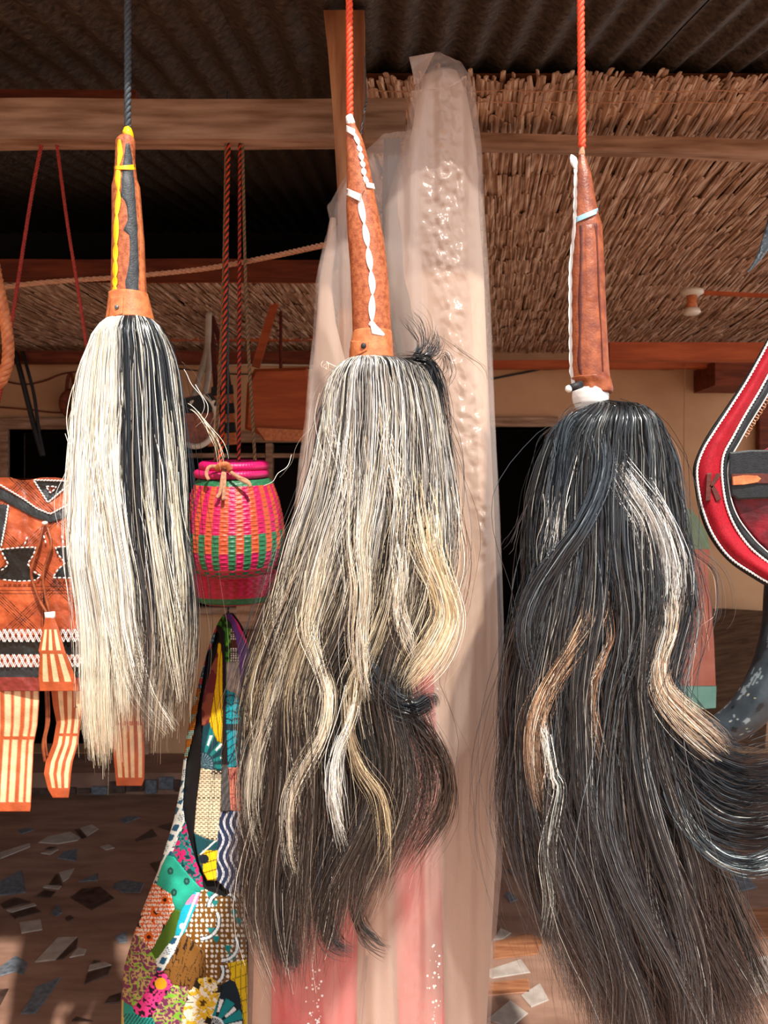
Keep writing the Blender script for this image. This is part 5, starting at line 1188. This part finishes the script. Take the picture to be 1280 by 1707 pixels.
def printf(kind, X, Y):
    sh = X.shape; n1 = vnoise(X, Y, 6, 3, 1); n2 = vnoise(X, Y, 14, 9, 1); n3 = vnoise(X, Y, 3.2, 15, 1)
    def full(c): return np.tile(H(c), (*sh, 1))
    def over(c, m_, cc): return np.where(m_[..., None], H(cc), c)
    def dots(p, r_, ox=0, oy=0):
        a = (X + ox) / p; b = (Y + oy) / p; a = a + .5 * (np.floor(b) % 2); return np.hypot((a % 1) - .5, (b % 1) - .5) < r_
    def petals(cx, cy, R, k, ph=0):
        d = np.hypot(X - cx, Y - cy); a = np.arctan2(Y - cy, X - cx) + ph
        return d, a, (d < R * (.62 + .38 * np.abs(np.cos(a * k / 2))))
    if kind == 'navydot': c = full('#24445e'); c = over(c, dots(7, .3), '#7aa8b8'); return over(c, n2 > .4, '#a8323c')
    if kind == 'bead':
        g = ((X / 3.2) % 1 - .5) ** 2 + ((Y / 3.2) % 1 - .5) ** 2 < .13; c = full('#5a3010'); blk = (np.floor(X / 9 + Y / 21) + np.floor(Y / 14)) % 3 == 0
        return np.where((g & blk)[..., None], H('#9adcd0'), np.where(g[..., None], H('#d07818'), c))
    if kind == 'hex':
        u = (X + .5 * Y) / 15; v = (Y - .3 * X) / 19; a = u % 1; b = (v + .5 * np.floor(u)) % 1
        e = np.minimum(np.minimum(a, 1 - a), np.minimum(b, 1 - b)); c = full('#1c5474'); c = over(c, e < .17, '#dfe8e2'); m_ = (np.floor(u + v) % 3 == 0)
        st_ = (((X * .3 + Y) / 3.2) % 1 < .35) & m_ & (e >= .17); c = over(c, m_ & (e >= .17), '#dfe8e2'); return over(c, st_, '#1c5474')
    if kind == 'lining': return full('#161314')
    if kind == 'dash':
        r_ = np.floor(Y / 3.4); m_ = ((Y / 3.4) % 1 < .42) & (((X + r_ * 3.7) / 8) % 1 < .62); lo = (Y < 1300) & (X > 352); return np.where((m_ | (lo & ((Y / 3) % 1 < .4)))[..., None], H('#382824'), H('#e4d2b0'))
    if kind == 'leaf':
        d = np.hypot(X - 335, Y - 1275); a = np.arctan2(Y - 1275, X - 335); c = full('#0f3a44'); ray = np.sin(a * 14) > .1
        c = over(c, ray & (d > 22), '#157a78'); c = over(c, (np.sin(a * 14) > .8) & (d > 34) & (d < 52), '#f0f0ea'); c = over(c, (d < 22), '#203a48'); return over(c, (d < 20) & (np.sin(a * 26) > .2), '#6a8a94')
    if kind == 'yellow':
        c = full('#f2c412'); return over(c, (np.abs(((X - 366) * 1.0 + 5 * np.sin((Y - 1070) / 40)) % 9 - 4) < .6) | (np.abs(((Y * 1 + X * .35) % 21) - 4) < .6) & (Y > 1500), '#6a4a08')
    if kind == 'wine': return over(full('#6a2428'), n2 > .1, '#8e4a34')
    if kind == 'strap': return over(full('#1a1210'), (Y > 1275) & (((X + Y) / 3) % 1 < .3), '#8a8a8a')
    if kind == 'green': return over(over(full('#3c8a24'), n1 > .25, '#16380e'), n1 < -.4, '#6ab83a')
    if kind == 'check': return over(over(full('#3c1c14'), ((X / 4) % 1 < .6) & ((Y / 4) % 1 < .6) & ((Y < 1066) | (Y > 1080)), '#efe8dc'), (Y > 1066) & (Y < 1080) & ((X / 3) % 1 < .3), '#7a3c24')
    if kind == 'silk': return full('#a89a90') * (1 + .35 * n1[..., None])
    if kind == 'scallop':
        r_ = np.floor(Y / 13); d = np.hypot(((X + r_ * 8) % 17) - 8.5, (Y % 13) - 13); c = full('#16a4b4'); up = Y < 1215
        c = over(c, up & (np.abs(d - 11) < 1.1), '#0c2c38'); c = over(c, up & dots(5, .18), '#0c5a68'); c = over(c, (Y > 1207) & (Y < 1217), '#123038')
        dd = (X - 378) * 1 + (Y - 1217) * .0; c = over(c, ~up & (np.abs(X - 408 + (Y - 1217) * .5) < 1.2), '#0c2c38'); return over(c, ~up & (np.abs(((Y + X * .7) % 13) - 6) < 1.1), '#0c3a48')
    if kind == 'purple': return full('#6a3c84') * (1 + .2 * n2[..., None])
    if kind == 'magenta': return full('#d8266a')
    if kind == 'coral': return over(full('#d8806a'), np.abs(n1) < .1, '#8a3a34')
    if kind == 'wave':
        q = ((X + 5 * np.sin(Y / 9)) / 11) % 1; c = full('#22304e'); c = over(c, np.abs(q - .4) < .16, '#e8e4e4'); return over(c, (np.abs(q - .4) < .05), '#8a8aa0')
    if kind == 'leafyellow':
        c = full('#14484e'); c = over(c, (Y > 1418) & (X > 338), '#f0c614'); c = over(c, (np.abs((Y + X * .3) % 16 - 5) < .9) & (Y > 1418), '#6a4a08')
        c = over(c, (np.abs((X - 350) * .9 + (Y - 1410)) < 1.6) & (Y < 1425), '#f0f0ea'); return over(c, (np.hypot(X - 340, Y - 1432) < 8), '#14202a')
    if kind == 'coralprint': return over(over(full('#1c7a78'), n3 + n1 * .6 > .05, '#c8206a'), n3 < -.45, '#0c3a40')
    if kind == 'teal':
        c = full('#27a88e') * (1 + .3 * n2[..., None])
        for cx, cy in ((284, 1452), (311, 1469), (290, 1488)):
            d = np.hypot((X - cx), (Y - cy) * .8); c = over(c, d < 5, '#1a4a44'); c = over(c, d < 2, '#3a7a6a')
        return c
    if kind == 'orangeflower':
        c = full('#231512')
        for cx, cy, R, ph in ((260, 1520, 36, .3), (250, 1476, 22, 0), (248, 1562, 30, .9), (275, 1500, 26, .5)):
            d, a, m_ = petals(cx, cy, R, 7, ph); c = over(c, m_, '#e86a1c'); c = over(c, m_ & (np.hypot(((X / 5.2 + n1) % 1) - .5, ((Y / 7) % 1) - .5) < .40) & (d > R * .25), '#f8ece2'); c = over(c, m_ & (np.abs(np.sin(a * 7)) < .12), '#3a150c'); c = over(c, d < R * .12, '#3a150c')
        return c
    if kind == 'olive': return full('#4a6a1c')
    if kind == 'cyan': return over(over(over(full('#1cb4cc'), (Y < 1508) & (n1 > -.2), '#e88ab8'), (np.hypot(X - 304, Y - 1544) < 5), '#f4f4f0'), (np.abs(X - 325 + (Y - 1500) * .4) < 2), '#e8f0ee')
    if kind == 'browndot':
        c = full('#7e5218')
        gx, gy = X / 8.5, Y / 8.5; i, j = np.floor(gx), np.floor(gy); hsh = np.sin(i * 12.9 + j * 78.2) * 43758.5; hsh = hsh - np.floor(hsh)
        c = over(c, np.hypot(gx - i - .3 - .4 * hsh, (gy - j - .5) * (.7 + .4 * hsh)) < .18 + .2 * hsh, '#f4eee0')
        for cx, cy in ((390, 1530), (352, 1560), (380, 1590), (350, 1500)):
            d = np.hypot(X - cx, Y - cy); a = np.arctan2(Y - cy, X - cx); c = over(c, (d < 14) & (np.sin(a * 3) > .2) & (a < 2.2), '#128a86')
        for cx, cy, R in ((370, 1575, 26), (335, 1535, 30), (372, 1512, 24), (350, 1620, 22)):
            d = np.hypot(X - cx, Y - cy); a = np.arctan2(Y - cy, X - cx); m_ = (a > -.5) & (a < 1.6) if R != 24 else (a < -.4)
            c = over(c, (np.abs(d - R) < 4.0) & m_, '#1c3040'); c = over(c, (np.abs(d - R) < 2.3) & m_, '#eef2ee')
        return c
    if kind == 'brownline': return over(full('#835824'), np.abs(vnoise(X * 2.6 + Y * .8, Y * .6 - X * .3, 16, 22, 2)) < .06, '#2c1a0e')
    if kind == 'plum': return over(over(full('#7e3860'), np.abs(n1 + .5 * n3) < .24, '#c0b070'), (np.abs(n2 + .35 * n1) < .12), '#86c43a')
    if kind == 'pinkspot': return over(over(full('#e8408e'), n3 + .2 * n1 > .22, '#1e141c'), np.hypot(X - 268, Y - 1640) < 10, '#f0b020')
    if kind == 'yellowflower':
        c = full('#241c14')
        for cx, cy, R, ph in ((338, 1672, 36, .3), (318, 1712, 34, .9), (350, 1635, 20, 0)):
            d, a, m_ = petals(cx, cy, R, 6, ph); c = over(c, m_, '#eabc2e'); c = over(c, m_ & (n1 + n3 * .5 > .05) & (d > R * .3), '#f6ecd4'); c = over(c, m_ & (np.abs(np.sin(a * 6 + 1)) < .10), '#3a2a10'); c = over(c, (d < R * .16) & (n3 > 0), '#5a3a10')
        return c
    if kind == 'bigleaf':
        d = np.hypot(X - 356, Y - 1712); a = np.arctan2(Y - 1712, X - 356); c = full('#16242e'); s1 = np.sin(a * 11)
        c = over(c, (d > 16) & (d < 52) & (s1 > -.25), '#138a8c'); c = over(c, (d > 26) & (d < 48) & (s1 < -.72), '#f2f2ec'); c = over(c, (d < 15) & (np.sin(a * 24) > .4), '#dfe6e6'); return over(c, (d > 15) & (d < 18), '#e8eeee')
    if kind == 'tealline': return over(over(full('#1f9a8c'), (Y > 1690) & (((X + Y * .7) / 6) % 1 < .4), '#123038'), X < 206, '#cfc06a')
    return full('#7a5038')
nx_, ny_ = 170, 560
u = np.linspace(0, 1, nx_); yq = np.linspace(1024, 1800, ny_)
QX = ip(yq, QL, 1)[:, None] * (1 - u) + ip(yq, QR, 1)[:, None] * u; QY = yq[:, None] + 0 * QX
wpxs = (ip(yq, QR, 1) - ip(yq, QL, 1))[:, None]
dist = np.full((len(PT), *QX.shape), 1e9)
own = np.full(QX.shape, -1)
for i, (kname, poly) in enumerate(PT):
    d = polyd(QX, QY, poly); ins = inpoly(QX, QY, poly); dist[i] = np.where(ins, 0, d); own = np.where(ins, i, own)
own = np.where(own < 0, dist.argmin(0), own)
bulge = np.sqrt(np.maximum(0, 1 - (2 * u - 1) ** 2))[None] * wpxs / F * YQ * .42
QD = YQ - bulge - .006 * vnoise(QX - QY * .25, QY * .25 + QX * .3, 26, 61, 2)
lin_id = [i for i, p in enumerate(PT) if p[0] == 'lining'][0]; strap_id = [i for i, p in enumerate(PT) if p[0] == 'strap'][0]
QD = QD + np.where(own == lin_id, .018, 0) - np.where(own == strap_id, .006, 0)
# seams: grid nodes near an ownership change sink a little
ed = np.zeros(own.shape, bool); ed[:, 1:] |= own[:, 1:] != own[:, :-1]; ed[1:] |= own[1:] != own[:-1]
QD = QD + .0016 * ed
QV = PA(QX, QY, QD).reshape(-1, 3); fq = gridf(nx_, ny_); fo = own.ravel()[fq[:, 0]]
pb = empty('patchwork_bag', tuple(PW(320, 1880, YQ, YQ)), 'colourful patchwork shoulder bag of printed cotton behind the two left whisks', 'bag')
for i, (kname, poly) in enumerate(PT):
    fi = fq[fo == i]
    if len(fi) < 4: continue
    ids, inv = np.unique(fi, return_inverse=True)
    col = printf(kname, QX, QY).reshape(-1, 3)[ids]
    O('bag_lining' if kname == 'lining' else 'fabric_patch', QV[ids], inv.reshape(-1, 4), M['print'], pb, smooth=True, col=col)
# back of the bag
Bk = PW(QX[::8, ::6], QY[::8, ::6], YQ, YQ + .02 + (bulge[::8, ::6] if bulge.shape == QX.shape else 0) * .35)
sb_ = Bk.shape; O('bag_back', Bk.reshape(-1, 3), gridf(sb_[1], sb_[0])[:, ::-1], M['black'], pb, smooth=True)
O('hook_cord', *rope_mesh([(P(379, 0, 1.86)[0], 1.86, 2.52), P(380, 620, 1.86), P(380, 900, 1.86), PW(379, 1028, YQ, YQ + .01)], .0028, .02, 2)[:2], M['rope_dark'], pb, smooth=True)

# ------------------------------------------------------------------ red cloth bag, right edge
YR = 1.25
rb = empty('red_bag', tuple(PX(1300, 980, YR, YR)), 'red cloth bag with black borders and white piping at the right edge', 'bag')
outer = [(1330, 480), (1290, 545), (1262, 595), (1238, 636), (1210, 678), (1184, 716), (1166, 748), (1155, 780), (1158, 815), (1166, 855), (1182, 895), (1210, 932), (1245, 958), (1290, 982), (1345, 990)]
o1_ = [(1334, 486), (1293, 549), (1266, 598), (1242, 640), (1215, 682), (1190, 720), (1172, 750), (1162, 780), (1164, 815), (1173, 855), (1189, 893), (1215, 928), (1250, 953), (1293, 976), (1345, 984)]
i1_ = [(1350, 520), (1315, 570), (1288, 612), (1264, 655), (1240, 695), (1222, 728), (1207, 756), (1203, 782), (1205, 812), (1210, 840), (1220, 868), (1236, 895), (1258, 920), (1295, 945), (1345, 955)]
i2_ = [(1356, 530), (1324, 580), (1298, 624), (1276, 664), (1250, 706), (1232, 738), (1217, 765), (1213, 785), (1215, 812), (1220, 838), (1231, 864), (1248, 888), (1268, 910), (1300, 934), (1345, 944)]
def ribbon(name, A_, B__, Yo, m, bul=.006, n=90, nu=10, th=.004, col=None, parent=rb):
    a = smooth_path(A_, n); b = smooth_path(B__, n); u = np.linspace(0, 1, nu)[None, :, None]; p = a[:, None] * (1 - u) + b[:, None] * u
    D = Yo - bul * np.sin(np.pi * u[..., 0]) - .0015 * vnoise(p[..., 0], p[..., 1], 22, 7)
    V = PX(p[..., 0], p[..., 1], YR, D).reshape(-1, 3); V2 = PX(p[..., 0], p[..., 1], YR, Yo + th + 0 * D).reshape(-1, 3); N_ = len(V)
    f = gridf(nu, n); rr = list(range(nu)) + [nu * (k + 1) - 1 for k in range(1, n)] + [N_ - 1 - i for i in range(1, nu)] + [nu * (n - 1 - k) for k in range(1, n - 1)]
    rim = np.array([(rr[i], rr[i] + N_, rr[(i + 1) % len(rr)] + N_, rr[(i + 1) % len(rr)]) for i in range(len(rr))])
    return O(name, np.vstack([V, V2]), np.vstack([f, f[:, ::-1] + N_, rim]), m, parent, smooth=True)
ribbon('black_edge', outer, o1_, YR + .006, M['black_trim'], .004)
ribbon('red_panel', o1_, i1_, YR, M['red_cloth'], .012)
ribbon('black_border', i1_, i2_, YR - .001, M['black_trim'], .004)
ribbon('velvet_panel', i2_[7:], [(1360, 700 + 12 * k) for k in range(8)], YR + .012, M['velvet'], .012, nu=24)
def cordline(A_, name, r_, tw=.011, d=-.004):
    p = smooth_path(A_, 120); O(name, *rope_mesh(PX(p[:, 0], p[:, 1], YR, YR + d + 0 * p[:, 0]), r_, tw, 2, 6)[:2], M['lace_white'], rb, smooth=True)
cordline(o1_, 'white_piping', .0021); cordline(i1_, 'white_piping', .0021); cordline(i2_, 'white_piping', .0012, .006, -.003)
def slab(name, pts, Yo, th, m, parent, inset=.0):
    pts = np.array(pts, float); k = len(pts); c = pts.mean(0); q = c + (pts - c) * .93
    V = np.vstack([PX(pts[:, 0], pts[:, 1], YR, Yo + th + 0 * pts[:, 0]), PX(pts[:, 0], pts[:, 1], YR, Yo + 0 * pts[:, 0]), PX(q[:, 0], q[:, 1], YR, Yo - .0015 + 0 * q[:, 0])])
    Fc = [tuple(range(k)), tuple(range(3 * k - 1, 2 * k - 1, -1))]
    for i in range(k):
        j = (i + 1) % k; Fc += [(i, j, k + j, k + i), (k + i, k + j, 2 * k + j, 2 * k + i)]
    return O(name, V, Fc, m, parent, None, None)
slab('black_strap_panel', [(1216, 754), (1250, 750), (1345, 750), (1345, 828), (1230, 833), (1219, 826), (1214, 790)], YR - .006, .006, M['black_trim'], rb)
slab('strap_groove', [(1219, 790), (1262, 789), (1345, 792), (1345, 806), (1262, 806), (1219, 808)], YR - .0085, .002, M['leather_brown'], rb)
slab('orange_slot', [(1220, 795), (1240, 792), (1262, 793), (1269, 798), (1264, 804), (1240, 808), (1221, 809)], YR - .011, .003, M['leather_band'], rb)
for pts in ([(1178, 789), (1186, 788), (1184, 835), (1176, 836)], [(1194, 789), (1203, 789), (1186, 815), (1182, 811)], [(1184, 810), (1190, 808), (1203, 832), (1194, 836)]):
    slab('brown_applique', pts, YR - .0135, .003, M['leather_brown'], rb)
tt = []
for k in range(17):
    s_ = k / 16; x = 1278 - 50 * s_; y = 650 + 75 * s_ ** .9
    x = np.interp(y, [i2_[3][1], i2_[4][1], i2_[5][1]], [i2_[3][0], i2_[4][0], i2_[5][0]]) + 1
    tt.append(tube([PX(x, y, YR, YR), PX(x + 4 + 2 * (k % 2), y + 3, YR, YR - .002), PX(x + 3, y + 6, YR, YR)], .0013, 5))
O('frayed_stitches', *join(tt), M['rope_tan'], rb, kind='stuff')
O('cord', *rope_mesh([P(1336, 500, YR + .003), (P(1340, 0, YR)[0], YR, 2.10), (P(1342, 0, YR)[0], YR, 2.385)], .004, .024, 3)[:2], M['rope_dark'], rb, smooth=True)

# ------------------------------------------------------------------ horns
def horn(name, pts, label, Yc, seed):
    p = smooth_path([(x, y, r_, d) for x, y, r_, d in pts], 220)
    W_ = PW(p[:, 0], p[:, 1], Yc, Yc + p[:, 3]); V, Fc = tube(W_, p[:, 2] / F * Yc, 90)
    k = len(p); s = np.repeat(np.linspace(0, 1, k), 90); a = np.tile(np.abs(np.arange(90) / 45 - 1), k)
    n1 = vnoise(s * 12, a * 6, 1, seed, 4); n2 = vnoise(s * 30, a * 34 + s * 10, 1, seed + 4, 3)
    g = H('#3c444a')[None] * (1 + .4 * n1[:, None]); g = np.where((n1 + n2 > .55)[:, None], H('#8a9498'), g); g = np.where((n2 > .62)[:, None], H('#c4b89c'), g); g = np.where((n1 < -.5)[:, None], H('#1c2024'), g)
    V = V + 0; return O(name, V, Fc, M['horn'], None, label, 'horn', smooth=True, col=g)
horn('cattle_horn', [(1168, 1228, 20, .03), (1200, 1225, 25, .02), (1232, 1205, 29, .01), (1262, 1168, 33, 0), (1290, 1115, 35, 0), (1308, 1050, 36, 0), (1318, 980, 36, .01), (1330, 900, 34, .02)], 'curved dark grey horn rising to the right edge behind the black whisk', 1.345, 8)
horn('cattle_horn', [(1246, 454, 1, 0), (1256, 442, 3, 0), (1268, 424, 6, 0), (1280, 398, 9, 0), (1292, 365, 12, 0), (1305, 310, 15, 0), (1316, 240, 17, 0)], 'pointed tip of a thin horn at the upper right edge', 1.3, 18)
O('horn_cord', *rope_mesh([P(1331, 900, 1.36), P(1372, 700, 1.36), P(1385, 300, 1.36), (P(1385, 0, 1.36)[0], 1.36, 2.41)], .003, .02, 2)[:2], M['rope_tan'], None, 'cord beyond the right edge holding the large curved horn', 'cord')

# ------------------------------------------------------------------ things further back
def cloth(name, polys, Yc, label, cat, mats, th=.012, names='panel'):
    allp = np.array(sum([list(p) for p in polys], [])); e = empty(name, P(allp[:, 0].mean(), allp[:, 1].max(), Yc), label, cat)
    for (p, m, nm) in zip(polys, mats, names):
        g = np.array(p, float); k = len(g); V = np.vstack([PA(g[:, 0], g[:, 1], Yc), PA(g[:, 0], g[:, 1], Yc) + [0, th, 0]])
        O(nm, V, [tuple(range(k)), tuple(range(2 * k - 1, k - 1, -1))] + [(i, i + k, (i + 1) % k + k, (i + 1) % k) for i in range(k)], m, e)
    return e
cloth('painted_hanging', [[(1100, 850), (1150, 848), (1163, 862), (1178, 888), (1184, 915), (1100, 916)], [(1100, 916), (1183, 916), (1180, 960), (1186, 1010), (1190, 1070), (1193, 1143), (1100, 1144)],
   [(1128, 955), (1160, 956), (1163, 985), (1160, 1016), (1128, 1014)], [(1108, 1144), (1194, 1144), (1193, 1180), (1160, 1183), (1108, 1180)]], 3.3, 'pink and green cloth hanging on the back wall behind the black whisk', 'cloth',
   [M['green_cloth'], M['coral_cloth'], M['teal_cloth'], M['teal_cloth']], .01, ['green_panel', 'coral_panel', 'teal_patch', 'teal_hem'])
O('teal_hook', *tube([P(1140, 850, 3.3), P(1140, 700, 3.9), P(1142, 607, 4.2)], .002, 6), M['rope_tan'], bpy.data.objects['painted_hanging'])
timber('leaning_board', *bar(P(1208, 1235, 3.4), P(1238, 1020, 4.34), .32, .03, .0), M['brown_board'], 'broad brown board leaning on the back wall behind the horn', 'board')
timber('leaning_plank', *bar((1.86, 3.2, .0), P(1262, 1030, 4.37), .07, .03), M['wood'], 'pale plank leaning beside the brown board at right', 'plank')
timber('dark_shutter', *box(P(1262, 0, 4.36)[0], P(1330, 0, 4.36)[0], 4.34, 4.38, P(0, 905, 4.36)[2], P(0, 655, 4.36)[2], .006), M['wood_dark'], 'dark upright shutter on the wall right of the red bag border', 'shutter')
# brown leather bag, striped bag and straps near the back wall
e = empty('hanging_bag', P(465, 740, 3.4), 'plain brown leather bag hanging flat behind the basket cords', 'bag')
def blob(poly, Yc, th, m, e, nm, n=1):
    g = np.array(poly, float); k = len(g); c = g.mean(0); q = c + (g - c) * .92
    V = np.vstack([PA(g[:, 0], g[:, 1], Yc + th), PA(g[:, 0], g[:, 1], Yc + .01), PA(q[:, 0], q[:, 1], Yc - .01)])
    Fc = [tuple(range(k)), tuple(range(3 * k - 1, 2 * k - 1, -1))]
    for i in range(k):
        j = (i + 1) % k; Fc += [(i, j, k + j, k + i), (k + i, k + j, 2 * k + j, 2 * k + i)]
    return O(nm, V, Fc, m, e)
blob([(412, 640), (424, 615), (512, 612), (517, 640), (512, 700), (506, 733), (440, 728), (408, 715)], 3.4, .05, M['wood_red'], e, 'bag_body')
blob([(424, 712), (508, 716), (504, 736), (440, 735)], 3.37, .02, M['leather_band'], e, 'bag_hem')
O('hanging_loop', *tube([P(468, 614, 3.41), P(468, 520, 3.5)], .008, 6), M['leather_brown'], e)
e = empty('striped_bag', P(370, 745, 3.2), 'black and tan striped bag hanging beside the basket cords', 'bag')
for i, (y0, y1, b) in enumerate([(645, 660, 1), (660, 676, 0), (676, 692, 1), (692, 708, 0), (708, 724, 1), (724, 745, 0)]):
    blob([(352 - i, y0), (388 + i, y0 - 4), (390 + i, y1 - 4), (351 - i, y1)], 3.55, .06, M['black'] if b else M['leather_band'], e, 'stripe_panel')
O('bag_strap', *tube(smooth_path([P(360, 648, 3.58), P(356, 590, 3.6), P(352, 528, 3.62), P(372, 590, 3.6), P(382, 646, 3.58)], 30), .014, 6, flat=.4), M['leather_brown'], e)
e = empty('drum_bag', P(325, 740, 3.15), 'round brown bag with white cord handles right of the leftmost whisk', 'bag')
V, Fc = tube([P(325, 700, 3.13), P(325, 700, 3.24)], 40 / F * 3.13, 28); O('bag_body', V, Fc, M['leather2'], e, smooth=False)
V, Fc = tube(smooth_path([P(325 + 36 * math.cos(a), 700 + 44 * math.sin(a), 3.12) for a in np.linspace(-1.2, 2.0, 20)], 40), .012, 8); O('white_rim', V, Fc, M['white_ceramic'], e, smooth=True)
for x0, x1 in ((322, 340), (340, 346)):
    O('white_handle', *tube(smooth_path([P(x0, 664, 3.12), P((x0 + x1) / 2 + 4, 620, 3.3), P(346, 575, 3.5), P(348, 520, 3.6)], 24), .014, 8, flat=.5), M['white_ceramic'], e, smooth=True)
for x in (321, 357): O('snap_button', *tube([P(x, 672, 3.11), P(x, 672, 3.13)], .012, 10), M['white_ceramic'], e)
blob([(300, 664), (352, 655), (366, 672), (350, 688), (302, 690)], 3.12, .03, M['black'], e, 'bag_flap')
e = empty('wall_mask', P(115, 700, 4.3), 'small dark brown round ornament hung on the wall left of the leftmost whisk', 'ornament')
V, Fc = tube(smooth_path([P(118 + 12 * math.cos(a), 672 + 16 * math.sin(a), 4.34) for a in np.linspace(0, 6.28, 24)], 40), .028, 8); O('ring_body', V, Fc, M['wood_dark'], e, smooth=True)
O('hanging_strap', *tube(smooth_path([P(110, 662, 4.34), P(113, 632, 4.36), P(118, 624, 4.37), P(122, 634, 4.36), P(124, 662, 4.34)], 24), .010, 6), M['wood_dark'], e)
O('wooden_box', *box(P(398, 0, 2.6)[0], P(455, 0, 2.6)[0], 2.56, 2.85, P(0, 1046, 2.6)[2], P(0, 1003, 2.6)[2], .01), M['wood'], None, 'small brown wooden box on a stand below the straw baskets', 'box')
st_ = empty('box_stand', (P(426, 0, 2.7)[0], 2.7, 0), 'dark wooden stand carrying the small brown box', 'stand')
zb_ = P(0, 1046, 2.6)[2]
O('stand_top', *box(P(390, 0, 2.6)[0], P(462, 0, 2.6)[0], 2.54, 2.9, zb_ - .025, zb_, .005), M['wood_dark'], st_)
for x in (396, 456):
    for y in (2.57, 2.85): O('leg', *bar((P(x, 0, 2.6)[0], y, 0), (P(x, 0, 2.6)[0], y, zb_ - .025), .03, .03), M['wood_dark'], st_)
# unseen wall added outside the frame at left to darken the left back
struct('wall_sky_blocker', *box(-1.52, -1.40, -1.6, 2.72, 0, 2.25), M['plaster'])
